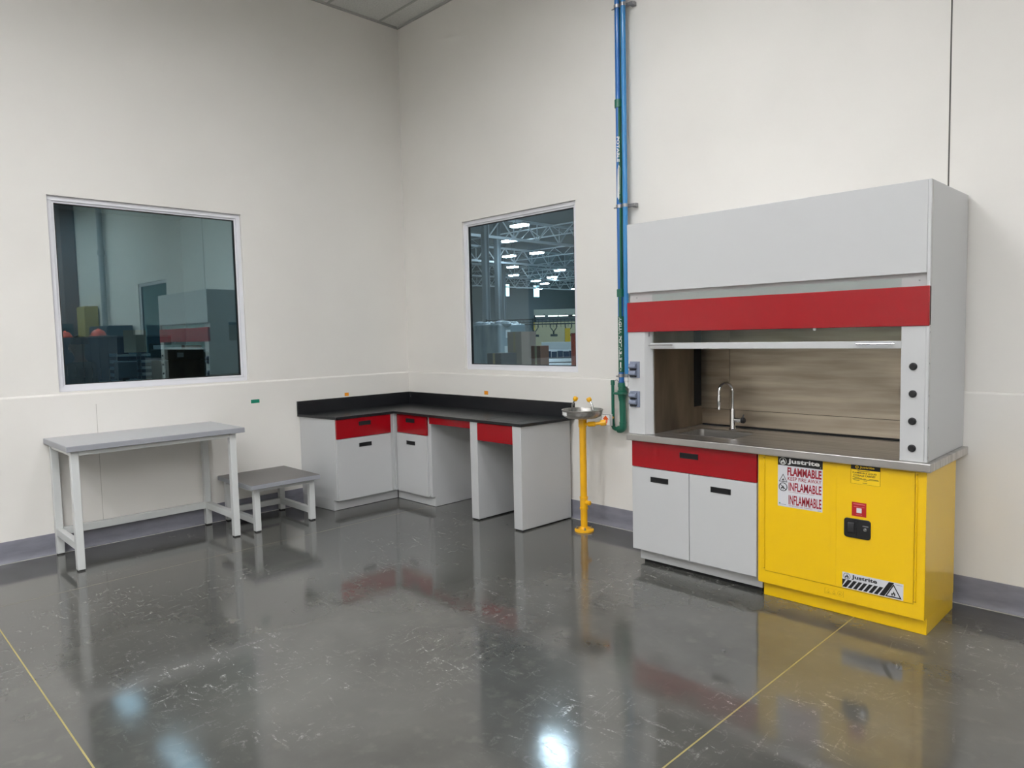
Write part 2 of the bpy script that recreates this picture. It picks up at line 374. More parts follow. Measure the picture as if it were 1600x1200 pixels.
# ------------------------------------------------------------------ grey work table against the left wall
def table(name, label, cat, x0, x1, y0, y1, ztop, th, leg, over, str_z, m_top, m_edge, inset=0.0, back_rail=True):
    """x0..x1, y0..y1: outline of the top; legs stand 'over' inside it"""
    t = thing(name, label, cat, ((x0+x1)/2, (y0+y1)/2, 0))
    top = MB().box(x0, y0, ztop-th, x1, y1, ztop).build('tabletop', m_edge, t, bevel=0.003)
    MB().box(x0+0.004, y0+0.004, ztop-0.001, x1-0.004, y1-0.004, ztop+0.0015).build('top_sheet', m_top, top)
    lx0, lx1, ly0, ly1 = x0+over[0], x1-over[1], y0+over[2], y1-over[3]
    zl = ztop-th
    for lx in (lx0, lx1-leg):
        for ly in (ly0, ly1-leg):
            l = MB().box(lx, ly, 0.010, lx+leg, ly+leg, zl).build('leg', m_frame, t, bevel=0.003)
            MB().box(lx+0.004, ly+0.004, 0, lx+leg-0.004, ly+leg-0.004, 0.012).build('foot', m_foot, l)
    r = 0.036; k = 0.004
    for ly in (ly0, ly1-leg):
        box('apron', m_frame, t, lx0+leg, ly+k, zl-r, lx1-leg, ly+leg-k, zl, 0.002)
    for lx in (lx0, lx1-leg):
        box('apron', m_frame, t, lx+k, ly0+leg, zl-r, lx+leg-k, ly1-leg, zl, 0.002)
    for ly in (ly0, ly1-leg):
        box('stretcher', m_frame, t, lx0+leg, ly+k, str_z[0], lx1-leg, ly+leg-k, str_z[1], 0.002)
    if back_rail: box('stretcher', m_frame, t, lx0+k, ly0+leg, str_z[0], lx0+leg-k, ly1-leg, str_z[1], 0.002)
    return t
table('work_table', 'light grey steel-framed work table standing below the tinted window', 'table',
      0.014, 0.712, -3.505, -2.215, 0.914, 0.040, 0.052, (0.022, 0.036, 0.030, 0.062), (0.152, 0.208), m_tabletop, m_tableedge)
table('step_stool', 'low square white-framed step stool with a dark mat top beside the table', 'stool',
      0.045, 0.735, -2.195, -1.552, 0.418, 0.038, 0.050, (0.0, 0.062, 0.052, 0.028), (0.066, 0.118), m_rubber, m_tableedge)

# ------------------------------------------------------------------ L-shaped bench: cabinets, kneehole panels, worktop
def pull(parent, c, w, h, axis):
    """recessed black cup pull: a bezel round a dark pocket; axis: the way the front faces"""
    x, y, z = c; m = MB()
    def pb(a0, z0, a1, z1, d0, d1):
        if axis == '-y': m.box(x+a0, y-d1, z+z0, x+a1, y-d0, z+z1)
        else: m.box(x+d0, y+a0, z+z0, x+d1, y+a1, z+z1)
    b = 0.005; W2, H2 = w/2, h/2
    pb(-W2, H2-b, W2, H2, 0, 0.004); pb(-W2, -H2, W2, -H2+b, 0, 0.003); pb(-W2, -H2, -W2+b, H2, 0, 0.003); pb(W2-b, -H2, W2, H2, 0, 0.003)
    o = m.build('pull_handle', m_black, parent); m = MB(); pb(-W2+b, -H2+b, W2-b, H2-b, -0.002, 0.001); m.build('pocket', m_blackgap, o)
    return o
ZW = 0.900            # worktop surface
ZU = 0.876            # its underside
# left run: faces +x
c1 = thing('base_cabinet', 'wide grey bench cabinet with red drawer at the left end of black worktop', 'cabinet', (0.3, -0.98, 0))
MB().prism([(0.016, -1.352), (0.583, -1.300), (0.583, -0.640), (0.016, -0.640)], 0.105, ZU, 'z').build('body', m_cab, c1, bevel=0.002)
MB().prism([(0.02, -1.350), (0.525, -1.303), (0.525, -0.572), (0.02, -0.572)], 0.004, 0.105, 'z').build('toe_kick', m_cab, c1)
d = box('drawer', m_red, c1, 0.583, -1.294, 0.690, 0.603, -0.685, 0.872, 0.002, 'red drawer front'); pull(d, (0.603, -0.985, 0.817), 0.135, 0.040, '+x')
d = box('door', m_cab, c1, 0.583, -1.296, 0.104, 0.603, -0.685, 0.685, 0.002); pull(d, (0.603, -0.985, 0.611), 0.140, 0.038, '+x')
box('corner_post', m_cab, c1, 0.540, -0.640, 0.10, 0.590, -0.600, ZU, 0.0)
# right run: faces -y
c2 = thing('base_cabinet', 'narrow grey bench cabinet with red drawer in the corner of black worktop', 'cabinet', (0.87, -0.3, 0))
box('body', m_cab, c2, 0.600, -0.598, 0.105, 1.130, -0.02, ZU, 0.002)
box('toe_kick', m_cab, c2, 0.535, -0.570, 0.004, 1.140, -0.06, 0.105)
box('side_panel', m_cab, c2, 1.106, -0.602, 0.100, 1.140, -0.06, ZU, 0.002)
d = box('drawer', m_red, c2, 0.622, -0.622, 0.690, 1.092, -0.600, 0.872, 0.002, 'red drawer front'); pull(d, (0.843, -0.622, 0.818), 0.136, 0.040, '-y')
d = box('door', m_cab, c2, 0.608, -0.622, 0.098, 1.092, -0.600, 0.685, 0.002); pull(d, (0.843, -0.622, 0.599), 0.136, 0.038, '-y')
# kneehole unit: shallow red apron and the slab leg that carries it
k1 = thing('kneehole_unit', 'grey slab leg with shallow red apron over the wider kneehole', 'desk unit', (1.6, -0.3, 0))
box('panel_leg', m_cab, k1, 1.745, -0.640, 0.012, 1.838, -0.10, ZU, 0.003); box('foot_strip', m_blackgap, k1, 1.752, -0.632, 0, 1.831, -0.11, 0.012)
box('apron', m_red, k1, 1.143, -0.626, 0.810, 1.745, -0.606, ZU, 0.002, 'shallow red apron panel')
box('top_rail', m_cab_in, k1, 1.143, -0.606, 0.820, 1.745, -0.08, ZU-0.004)
k2 = thing('drawer_unit', 'grey slab end panel with deep red drawer over the narrow kneehole beside the yellow post', 'desk unit', (2.2, -0.3, 0))
MB().prism([(2.283, -0.645), (2.381, -0.645), (2.402, -0.05), (2.300, -0.05)], 0.012, ZU, 'z').build('end_panel', m_cab, k2, bevel=0.003)
box('foot_strip', m_blackgap, k2, 2.291, -0.636, 0, 2.372, -0.06, 0.012)
d = box('drawer', m_red, k2, 1.840, -0.640, 0.718, 2.281, -0.620, ZU-0.004, 0.002, 'red drawer front')
MB().box(1.860, -0.620, 0.725, 1.872, -0.12, 0.86).box(2.250, -0.620, 0.725, 2.262, -0.12, 0.86).box(1.860, -0.620, 0.722, 2.262, -0.12, 0.732).box(1.860, -0.13, 0.722, 2.262, -0.12, 0.86).build('drawer_box', m_cab_in, d)
box('slide', m_galv, k2, 1.839, -0.60, 0.700, 1.850, -0.12, 0.718); box('slide', m_galv, k2, 2.272, -0.60, 0.700, 2.283, -0.12, 0.718)
# black worktop with upstand
out = [(0.013, -1.376), (0.613, -1.304), (0.613, -0.652), (2.392, -0.652), (2.428, -0.013), (0.013, -0.013)]
wt = MB().prism(out, ZU, ZW, 'z').build('worktop', m_epoxy, origin=(1.2, -0.3, ZU), bevel=0.002)
tag(wt, 'black L-shaped laboratory worktop over the red-drawer bench cabinets', 'worktop')
u = MB().box(0.013, -1.376, ZW, 0.034, -0.013, 1.026).box(0.034, -0.034, ZW, 2.432, -0.013, 1.026).build('upstand', m_epoxy, wt, bevel=0.0015)
gr = MB(); q = [(1.935, -0.590), (2.235, -0.545), (2.235, -0.215), (1.935, -0.215)]
q = [(1.90, -0.575), (2.26, -0.575), (2.26, -0.235), (1.90, -0.235)]
for i in range(4):
    a, b2 = Vector((*q[i], ZW)), Vector((*q[(i+1) % 4], ZW)); dd = (b2-a).normalized(); nn = Vector((-dd.y, dd.x, 0))*0.0025
    gr.add([a-nn-Vector((0, 0, .002)), b2-nn-Vector((0, 0, .002)), b2+nn-Vector((0, 0, .002)), a+nn-Vector((0, 0, .002)), a-nn+Vector((0, 0, .0006)), b2-nn+Vector((0, 0, .0006)), b2+nn+Vector((0, 0, .0006)), a+nn+Vector((0, 0, .0006))], [(0,3,2,1),(4,5,6,7),(0,1,5,4),(1,2,6,5),(2,3,7,6),(3,0,4,7)])
gr.build('cover_joint', m_blackgap, wt)

# ------------------------------------------------------------------ tape scraps on the walls
tag(MB().box(0.0125, -1.835, 1.045, 0.0135, -1.752, 1.079).build('tape_scrap', m_tape_g), 'small green tape strip on the wall above the step stool', 'tape')
tag(MB().box(0.0125, -0.833, 1.036, 0.0135, -0.785, 1.070).build('tape_scrap', m_tape_o), 'small orange tape scrap above the left arm of the black worktop', 'tape')
tag(MB().box(1.258, -0.0135, 1.046, 1.314, -0.0125, 1.082).build('tape_scrap', m_tape_o), 'small orange tape scrap under the factory window above the black worktop', 'tape')

# ------------------------------------------------------------------ flammables side: white sink cabinet
YF = -0.700
c3 = thing('base_cabinet', 'light grey two-door sink cabinet with wide red drawer under the steel counter', 'cabinet', (3.99, -0.35, 0))
MB().box(3.532, YF+0.022, 0.115, 3.550, -0.03, 0.884).box(4.434, YF+0.022, 0.115, 4.452, -0.03, 0.884).box(3.550, -0.05, 0.115, 4.434, -0.03, 0.884).box(3.550, YF+0.022, 0.115, 4.434, -0.05, 0.133).box(3.550, YF+0.022, 0.133, 4.434, YF+0.040, 0.884).build('body', m_cab, c3)
box('toe_kick', m_cab, c3, 3.540, -0.622, 0.026, 4.452, -0.05, 0.115); box('kick_shade_strip', m_blackgap, c3, 3.560, -0.600, 0, 4.44, -0.08, 0.026)  # black strip stands in for the shade under the raised toe kick
d = box('drawer', m_red, c3, 3.530, YF, 0.700, 4.449, YF+0.021, 0.883, 0.002, 'wide red drawer front'); pull(d, (3.982, YF, 0.815), 0.136, 0.036, '-y')
d = box('door', m_cab, c3, 3.530, YF, 0.114, 3.980, YF+0.021, 0.696, 0.002); pull(d, (3.754, YF, 0.623), 0.140, 0.036, '-y')
d = box('door', m_cab, c3, 3.984, YF, 0.114, 4.449, YF+0.021, 0.696, 0.002); pull(d, (4.210, YF, 0.618), 0.140, 0.036, '-y')

# ------------------------------------------------------------------ yellow flammables cabinet
c4 = thing('safety_cabinet', 'bright yellow flammable storage cabinet under the right of the steel counter', 'cabinet', (4.915, -0.4, 0))
YC = -0.700
b = MB().box(4.460, YC, 0.093, 5.374, -0.148, 0.884).build('body', m_yellow, c4, bevel=0.003)
box('plinth', m_yellow, c4, 4.474, -0.650, 0.0, 5.372, -0.150, 0.093, 0.002)
def door(x0, x1, nm='door'):
    o = MB().box(x0, YC-0.0045, 0.173, x1, YC+0.002, 0.872).build(nm, m_yellow, c4, bevel=0.002); return o
MB().box(4.5035, YC-0.0012, 0.1695, 5.3225, YC+0.001, 0.8755).build('door_gap', m_emboss, c4)
dl = door(4.506, 4.8965); dr = door(4.8995, 5.320)
box('astragal', m_yellow, dl, 4.893, YC-0.0060, 0.176, 4.925, YC-0.0040, 0.870, 0.0006)
for x, dd in ((5.329, dr), (4.5005, dl)):
    h = MB().cyl((x, YC-0.004, 0.19), (x, YC-0.004, 0.858), 0.0042, 10).build('hinge', m_yellow, dd)
    MB().cyl((x, YC-0.004, 0.858), (x, YC-0.004, 0.864), 0.0056, 10).build('hinge_pin', m_emboss, h); MB().cyl((x, YC-0.004, 0.184), (x, YC-0.004, 0.190), 0.0056, 10).build('hinge_pin', m_emboss, h)
YS = YC-0.0045
# big warning sheet on the left door (262 x 295 mm)
s = Decal((4.586, YS-0.0016, 0.584), (1, 0, 0), (0, 0, 1)); w, h = 0.262, 0.296
s.o.y = YS
s.sheet(w, h, 0); s.rect(0, 0.246, w, h, 1)
s.disc(0.031, 0.271, 0.0215, 2, 2); s.disc(0.031, 0.271, 0.0185, 1, 3); s.flame(0.031, 0.271, 0.033, 2, 1, 4)
s.text('Justrite', 0.059, 0.2535, 0.245, 0.2885, 2, 2, 0.03); s.rect(0.248, 0.2535, 0.2515, 0.2565, 2, 2)
s.text('FLAMMABLE', 0.058, 0.188, 0.256, 0.238, 3, 2, 0.035); s.text('KEEP FIRE AWAY', 0.060, 0.160, 0.256, 0.182, 3, 2, 0.012)
s.text('INFLAMABLE', 0.066, 0.099, 0.256, 0.149, 3, 2, 0.022); s.text('MANTENGASE ALEJADO DEL FUEGO', 0.066, 0.0885, 0.215, 0.094, 3, 2)
s.text('INFLAMMABLE', 0.066, 0.017, 0.256, 0.073, 3, 2, 0.022); s.text('TENIR LOIN DES FLAMMES', 0.066, 0.007, 0.205, 0.0125, 3, 2)
s.outline([(0.006, 0.147), (0.058, 0.147), (0.032, 0.195)], 0.22, 4); s.flame(0.032, 0.161, 0.020, 4, 0, 2)
s.ring(0.032, 0.117, 0.026, 0.0215, 4); s.flame(0.030, 0.114, 0.027, 4, 0, 2)
a = math.radians(-40); ux, uy = math.cos(a), math.sin(a)
s.poly([(0.032-ux*0.023-uy*0.002, 0.117-uy*0.023+ux*0.002), (0.032-ux*0.023+uy*0.002, 0.117-uy*0.023-ux*0.002), (0.032+ux*0.023+uy*0.002, 0.117+uy*0.023-ux*0.002), (0.032+ux*0.023-uy*0.002, 0.117+uy*0.023+ux*0.002)], 4, 5)
s.rect(0.008, 0.0115, 0.050, 0.0130, 4); s.rect(0.008, 0.015, 0.016, 0.021, 5); s.rect(0.235, 0.004, 0.255, 0.006, 4)
o = s.build('warning_sticker', [m_label_grey, m_ink, m_inkw, m_inkr, m_ink, m_tape_g], dl, smooth=False); o['label'] = 'silver sticker with black header and red warning words'
# yellow data plate on the right door
s = Decal((5.001, YS, 0.775), (1, 0, 0), (0, 0, 1)); w, h = 0.152, 0.107
s.sheet(w, h, 0); s.rect(0, h-0.027, w, h, 1); s.outline([(0, 0), (w, 0), (w, h), (0, h)], 0.018, 1)
s.disc(0.032, h-0.0135, 0.0095, 0, 2); s.flame(0.032, h-0.0135, 0.014, 1, 0, 3); s.text('Justrite', 0.046, h-0.0215, 0.122, h-0.0055, 0, 2, 0.03)
s.text('BODY PAINT BIN', 0.035, 0.0695, 0.098, 0.0755, 1) if False else s.rect(0.035, 0.071, 0.098, 0.074, 1)
s.text('FLAMMABLE LIQUID', 0.010, 0.0565, 0.134, 0.0665, 1, 2, 0.02); s.text('STORAGE CABINET', 0.013, 0.0425, 0.128, 0.0525, 1, 2, 0.02)
for x0, x1, y in ((0.010, 0.045, 0.0365), (0.020, 0.060, 0.031), (0.066, 0.080, 0.031), (0.095, 0.142, 0.031), (0.010, 0.144, 0.0265), (0.014, 0.046, 0.0195), (0.066, 0.085, 0.0195), (0.062, 0.086, 0.0065)):
    s.rect(x0, y, x1, y+0.0022, 1)
o = s.build('data_plate', [m_inky, m_ink], dr, smooth=False); o['label'] = 'small yellow plate with black header and small print'
# red sticker (its square code is left plain)
s = Decal((5.008, YS, 0.594), (1, 0, 0), (0, 0, 1)); w, h = 0.076, 0.078
s.sheet(w, h, 0); s.rect(0.008, 0.066, 0.068, 0.070, 1); s.rect(0.010, 0.052, 0.066, 0.0545, 1); s.rect(0.025, 0.020, 0.052, 0.047, 2); s.rect(0.022, 0.009, 0.054, 0.0115, 1)
o = s.build('red_sticker', [m_label_red, M('ink_pink', (214, 120, 124), 0.5), m_label_grey], dr, smooth=False); o['label'] = 'small red square sticker above the latch'
# paddle latch
lt = MB(); r = 0.016; x0, x1, z0, z1 = 4.969, 5.109, 0.472, 0.580
pts = []
for cx, cz, a0 in ((x1-r, z1-r, 0), (x0+r, z1-r, 90), (x0+r, z0+r, 180), (x1-r, z0+r, 270)):
    for k in range(5): t = math.radians(a0+22.5*k); pts.append((cx+r*math.cos(t), cz+r*math.sin(t)))
lt.prism(pts, YS-0.008, YS, 'y'); lo = lt.build('paddle_latch', m_black, dr, bevel=0.003, seg=3); lo['label'] = 'black recessed paddle latch with chrome key lock'
MB().box(4.986, YS-0.0095, 0.494, 5.030, YS-0.0075, 0.562).build('latch_pocket', m_blackgap, lo)
MB().prism([(YS-0.0095, 0.500), (YS-0.014, 0.504), (YS-0.014, 0.552), (YS-0.0095, 0.558)], 4.991, 5.024, 'x').build('paddle', m_black, lo, bevel=0.001)
MB().box(5.032, YS-0.0115, 0.486, 5.036, YS-0.0075, 0.568).build('latch_rib', m_black, lo)
MB().lathe((5.083, YS-0.008, 0.528), [(1e-4, -0.006), (0.0085, -0.006), (0.010, -0.003), (0.010, 0.0)], 20, axis='y').build('key_lock', m_chrome, lo)
MB().box(5.0815, YS-0.0150, 0.523, 5.0845, YS-0.0138, 0.533).build('key_slot', m_blackgap, lo)
s = Decal((5.068, YS-0.0078, 0.543), (1, 0, 0), (0, 0, 1)); s.sheet(0.030, 0.006, 0); s.build('lock_plate', m_galv, lo, smooth=False)
# striped silver sticker low on the right door
s = Decal((4.961, YS, 0.178), (1, 0, 0), (0, 0, 1)); w, h = 0.313, 0.089
s.sheet(w, h, 0)
s.disc(0.0245, 0.068, 0.0185, 1, 1); s.disc(0.0245, 0.068, 0.0160, 0, 2); s.flame(0.0245, 0.068, 0.027, 1, 0, 3); s.text('Justrite', 0.050, 0.0545, 0.183, 0.083, 1, 2, 0.03)
sl = 0.030
s.poly([(0, 0.010), (0.0, 0.049), (0.020, 0.049)], 1)
for i in range(7):
    xa = 0.003+0.0272*i; s.poly([(xa, 0.004), (xa+0.019, 0.004), (xa+0.019+sl, 0.049), (xa+sl, 0.049)], 1) if i else s.poly([(0.0, 0.004), (0.022, 0.004), (0.022+sl, 0.049), (0.0+sl, 0.049)], 1)
s.poly([(0.194, 0.004), (0.220, 0.004), (0.268, 0.086), (0.242, 0.086)], 1)
s.outline([(0.224, 0.005), (0.306, 0.005), (0.265, 0.080)], 0.24, 1); s.flame(0.265, 0.027, 0.028, 1, 0, 2); s.rect(0.253, 0.0100, 0.277, 0.0120, 1)
s.rect(0.272, 0.078, 0.308, 0.0795, 1)
o = s.build('striped_sticker', [m_label_grey, m_ink], dr, smooth=False); o['label'] = 'silver sticker with black slanted stripes and a flame triangle'
# embossed pictograms under the doors
s = Decal((4.863, YC, 0.116), (1, 0, 0), (0, 0, 1)); w, h = 0.104, 0.036
s.outline([(0, 0), (w, 0), (w, h), (0, h)], 0.05, 0)
for k, cx in enumerate((0.020, 0.052, 0.084)):
    if k < 2: s.outline([(cx-0.014, 0.005), (cx+0.014, 0.005), (cx, 0.030)], 0.2, 0); s.flame(cx, 0.0125, 0.012, 0, 0)
    else: s.ring(cx, 0.018, 0.0135, 0.0110, 0); s.flame(cx, 0.018, 0.014, 0, 0)
s.build('embossed_pictograms', m_emboss, c4, smooth=False)

# ------------------------------------------------------------------ stainless counter with sink
ct = MB(); zc, zt = 0.885, 0.930
xs = [3.512, 3.772, 4.215, 5.402]; ys = [-0.742, -0.545, -0.200, -0.014]
for i in range(3):
    for j in range(3):
        if i == 1 and j == 1: continue
        ct.box(xs[i], ys[j], zc, xs[i+1], ys[j+1], zt)
bmx = ct.build('counter', m_steel_top, origin=(4.4, -0.35, zc), smooth=False)
_bm = bmesh.new(); _bm.from_mesh(bmx.data)      # drop the inner faces between the strips
_seen = {}
for f in list(_bm.faces):
    c = f.calc_center_median(); k = (round(c.x, 4), round(c.y, 4), round(c.z, 4)); _seen.setdefault(k, []).append(f)
bmesh.ops.delete(_bm, geom=[f for fs in _seen.values() if len(fs) > 1 for f in fs], context='FACES_ONLY'); _bm.to_mesh(bmx.data); _bm.free()
bv = bmx.modifiers.new('edge', 'BEVEL'); bv.width = 0.004; bv.segments = 2; bv.limit_method = 'ANGLE'; bv.angle_limit = math.radians(60)
tag(bmx, 'brushed stainless steel counter with sink under the fume hood', 'counter')
sk = MB(); a0, a1, e0, e1 = 3.772, 4.215, -0.545, -0.200
n = 4
def rr(x0, y0, x1, y1, r, z):
    p = []
    for cx, cy, s0 in ((x1-r, y1-r, 0), (x0+r, y1-r, 90), (x0+r, y0+r, 180), (x1-r, y0+r, 270)):
        for k in range(n+1): t = math.radians(s0+90*k/n); p.append((cx+r*math.cos(t), cy+r*math.sin(t), z))
    return p
loops = [rr(a0-0.004, e0-0.004, a1+0.004, e1+0.004, 0.006, 0.9315), rr(a0+0.012, e0+0.012, a1-0.012, e1-0.012, 0.03, 0.926), rr(a0+0.018, e0+0.018, a1-0.018, e1-0.018, 0.035, 0.76), rr(a0+0.05, e0+0.05, a1-0.05, e1-0.05, 0.03, 0.745)]
m0 = len(loops[0]); vs = [p for l in loops for p in l]
fs = [(i*m0+k, i*m0+(k+1) % m0, (i+1)*m0+(k+1) % m0, (i+1)*m0+k) for i in range(3) for k in range(m0)]+[tuple(range(3*m0, 4*m0))]
so = MB().add(vs, fs).build('sink_basin', m_steel, bmx); sd = so.modifiers.new('sheet', 'SOLIDIFY'); sd.thickness = 0.001; sd.offset = -1
MB().lathe((3.99, -0.37, 0.745), [(1e-4, 0.001), (0.03, 0.001), (0.042, 0.003), (0.042, 0)], 24).build('drain', m_chrome, so)

# faucet
fa = thing('faucet', 'chrome gooseneck faucet with a side lever behind the sink', 'faucet', (4.005, -0.160, zt))
fx, fy = 4.005, -0.160
MB().lathe((fx, fy, zt), [(1e-4, 0.0), (0.027, 0.0), (0.027, 0.006), (0.0205, 0.010), (0.0185, 0.014), (0.0185, 0.142), (0.016, 0.150), (1e-4, 0.150)], 24).build('faucet_body', m_chrome, fa)
neck = [(fx, fy, zt+0.148), (fx, fy, zt+0.27)]
dx, dy = -0.33, -0.944
R = 0.062
for k in range(1, 15):
    t = PI*k/14*1.0; neck.append((fx+dx*R*(1-math.cos(t)), fy+dy*R*(1-math.cos(t)), zt+0.27+R*math.sin(t)))
neck.append((fx+dx*2*R, fy+dy*2*R, zt+0.245))
MB().tube(neck, 0.0105, 16).build('spout', m_chrome, fa)
ex, ey = fx+dx*2*R, fy+dy*2*R
MB().lathe((ex, ey, zt), [(1e-4, 0.150), (0.0085, 0.150), (0.0115, 0.168), (0.0145, 0.205), (0.0140, 0.238), (0.0115, 0.250), (1e-4, 0.250)], 18).build('spray_head', m_chrome, fa)
lv = MB().cyl((fx+0.016, fy, zt+0.072), (fx+0.066, fy, zt+0.072), 0.0165, 20); lv.build('valve', m_chrome, fa)
MB().lathe((fx+0.066, fy, zt+0.072), [(0.0165, 0), (0.0205, 0.002), (0.0205, 0.020), (0.017, 0.024), (1e-4, 0.024)], 20, axis='x').build('lever_hub', m_black, fa)
MB().tube([(fx+0.078, fy, zt+0.088), (fx+0.082, fy-0.004, zt+0.106), (fx+0.088, fy-0.008, zt+0.116)], [0.007, 0.0065, 0.005], 12).build('lever', m_chrome, fa)

# ------------------------------------------------------------------ fume hood on the counter
hd = thing('fume_hood', 'tall light grey fume hood with red band over the steel counter', 'fume hood', (4.44, -0.35, zt))
X0, X1, YH, YB, ZT = 3.514, 5.376, -0.709, -0.014, 2.365
box('header_panel', m_cab, hd, X0, YH, 1.900, X1-0.016, YB, ZT, 0.003)
box('recess_panel', m_cab, hd, X0, YH+0.032, 1.640, X1-0.016, YB-0.40, 1.902)
bd = box('red_band', m_red, hd, X0-0.001, YH-0.006, 1.632, X1, YH+0.022, 1.834, 0.003, 'glossy red band across the hood front')
for x in (3.568, 5.318): MB().lathe((x, YH+0.032, 1.866), [(1e-4, -0.003), (0.004, -0.003), (0.0048, 0)], 12, axis='y').build('screw', m_galv, hd)
rs = MB().box(X1-0.016, YH, zt, X1, YB, ZT).build('side_panel', m_cab, hd, bevel=0.003)
MB().box(X1-0.004, YH+0.020, zt, X1+0.0012, YH+0.0215, ZT-0.004).build('fold_seam', m_joint_soft, rs)
for k, z in enumerate((1.60, 1.44, 1.275, 1.11, 0.955)): MB().lathe((X1, YH+0.012, z), [(0.0042, 0.0), (0.0036, 0.002), (1e-4, 0.002)], 10, axis='x').build('screw', m_galv, rs)
MB().prism([(X0, YH), (3.648, YH), (3.686, YH+0.045), (3.686, YB-0.03), (X0, YB-0.03)], zt, 1.640, 'z').build('column', m_cab, hd, bevel=0.002)
rc = MB().prism([(5.245, YH+0.002), (X1-0.0155, YH+0.002), (X1-0.0155, YB-0.03), (5.262, YB-0.03)], zt, 1.640, 'z').build('column', m_cab, hd, bevel=0.002)
for z in (1.424, 1.282, 1.140, 0.999):
    kb = MB().lathe((5.304, YH+0.002, z), [(1e-4, -0.016), (0.0130, -0.016), (0.0165, -0.012), (0.0165, -0.003), (0.0195, -0.002), (0.0195, 0.0)], 28, axis='y').build('service_knob', m_black, rc)
# double outlets on the left column
def outlet(z0, z1):
    o = MB().box(3.529, YH-0.006, z0, 3.610, YH, z1).build('outlet_plate', m_outlet, hd, bevel=0.002)
    for zz in (z0+0.014, z0+0.062):
        f = MB().prism([(YH-0.006, zz), (YH-0.028, zz+0.004), (YH-0.034, zz+0.012), (YH-0.030, zz+0.034), (YH-0.006, zz+0.040)], 3.534, 3.590, 'x').build('flip_cover', m_outlet, o, bevel=0.003)
        MB().box(3.538, YH-0.022, zz-0.006, 3.586, YH-0.006, zz+0.001).build('socket_gap', m_blackgap, o)
outlet(1.318, 1.431); outlet(1.116, 1.226)
# liner
YK = -0.030
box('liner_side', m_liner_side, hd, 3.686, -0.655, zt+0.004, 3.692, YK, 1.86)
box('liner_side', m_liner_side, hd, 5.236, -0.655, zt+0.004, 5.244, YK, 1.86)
box('black_liner_strip', m_blackgap, hd, 3.6925, -0.150, 1.075, 3.6945, -0.052, 1.64)  # flat black strip on the left liner side
box('back_strip', m_liner, hd, 3.690, YK-0.004, zt+0.014, 5.240, YK+0.006, 1.056)
box('back_baffle', m_liner, hd, 3.690, YK-0.016, 1.060, 3.918, YK-0.008, 1.86, 0.001)
box('back_baffle', m_liner, hd, 3.9205, YK-0.016, 1.060, 5.240, YK-0.008, 1.86, 0.001)
box('liner_gap', m_blackgap, hd, 3.690, YK+0.001, zt, 5.240, YK+0.008, 1.062)
box('liner_roof', m_cab_in, hd, 3.690, YH+0.10, 1.862, 5.240, YK, 1.87)
# sash: bottom rail, pane rising behind the red band, two rod handles
sh = MB().box(3.688, YH+0.012, 1.516, 5.245, YH+0.040, 1.556).build('sash_rail', m_cab, hd, bevel=0.003); sh['label'] = 'white bottom rail of the glass sash'
MB().box(3.700, YH+0.022, 1.556, 5.235, YH+0.028, 1.880).build('sash_glass', m_sashglass, sh, smooth=False)
for x0, x1 in ((3.692, 3.876), (5.026, 5.218)):
    MB().cyl((x0, YH-0.012, 1.541), (x1, YH-0.012, 1.541), 0.0050, 12).cyl((x0+0.012, YH-0.012, 1.541), (x0+0.012, YH+0.013, 1.541), 0.004, 10).cyl((x1-0.012, YH-0.012, 1.541), (x1-0.012, YH+0.013, 1.541), 0.004, 10).build('rod_handle', m_chrome, sh)
MB().lathe((4.795, YH+0.008, 1.618), [(1e-4, 0), (0.007, 0.001), (0.009, 0.006), (0.009, 0.015)], 14).build('sash_stop', m_white_p, hd)
MB().box(3.662, YH+0.020, 1.600, 3.672, YH+0.034, 1.630).build('latch', m_galv, hd)

# ------------------------------------------------------------------ eyewash station
EX, EY = 2.734, -0.276
ew = thing('eyewash_station', 'yellow pedestal eyewash with steel bowl beside the bench end', 'eyewash', (EX, EY, 0))
fl = MB().lathe((EX, EY, 0), [(1e-4, 0.0), (0.080, 0.0), (0.080, 0.012), (0.072, 0.018), (0.040, 0.020), (0.034, 0.034), (1e-4, 0.034)], 36).build('base_flange', m_yellow_p, ew)
for k in range(4):
    t = PI/4+k*PI/2; MB().lathe((EX+0.058*math.cos(t), EY+0.058*math.sin(t), 0.018), [(0.009, 0.0), (0.009, 0.008), (0.005, 0.009), (0.005, 0.020), (1e-4, 0.020)], 12).build('bolt', m_galv, fl)
MB().cyl((EX, EY, 0.03), (EX, EY, 0.925), 0.0285, 28).build('pole', m_yellow_p, ew)
tee = MB().lathe((EX, EY, 0), [(0.0285, 0.178), (0.0345, 0.180), (0.0345, 0.196), (0.0315, 0.198), (0.0315, 0.268), (0.0345, 0.270), (0.0345, 0.286), (0.0285, 0.288)], 28).build('tee_fitting', m_yellow_p, ew)
MB().cyl((EX+0.025, EY, 0.240), (EX+0.062, EY, 0.240), 0.019, 18).cyl((EX+0.058, EY, 0.240), (EX+0.070, EY, 0.240), 0.013, 6).build('plug', m_yellow_p, tee)
MB().lathe((EX, EY, 0), [(0.0285, 0.862), (0.0340, 0.864), (0.0340, 0.925), (0.046, 0.930), (0.046, 0.940), (1e-4, 0.940)], 28).build('collar', m_yellow_p, ew)
MB().lathe((EX, EY, 0), [(1e-4, 0.936), (0.055, 0.936), (0.125, 0.942), (0.152, 0.956), (0.162, 0.976), (0.165, 1.002), (0.171, 1.006), (0.171, 1.011), (0.163, 1.011), (0.157, 0.980), (0.147, 0.962), (0.12, 0.950), (0.05, 0.944), (1e-4, 0.944)], 44).build('bowl', m_steel, ew)
s = Decal((EX-0.128, EY-0.1685, 0.958), (1, 0, 0), (0, 0, 1))
lb = MB(); seg = 8
for k in range(seg):
    pass
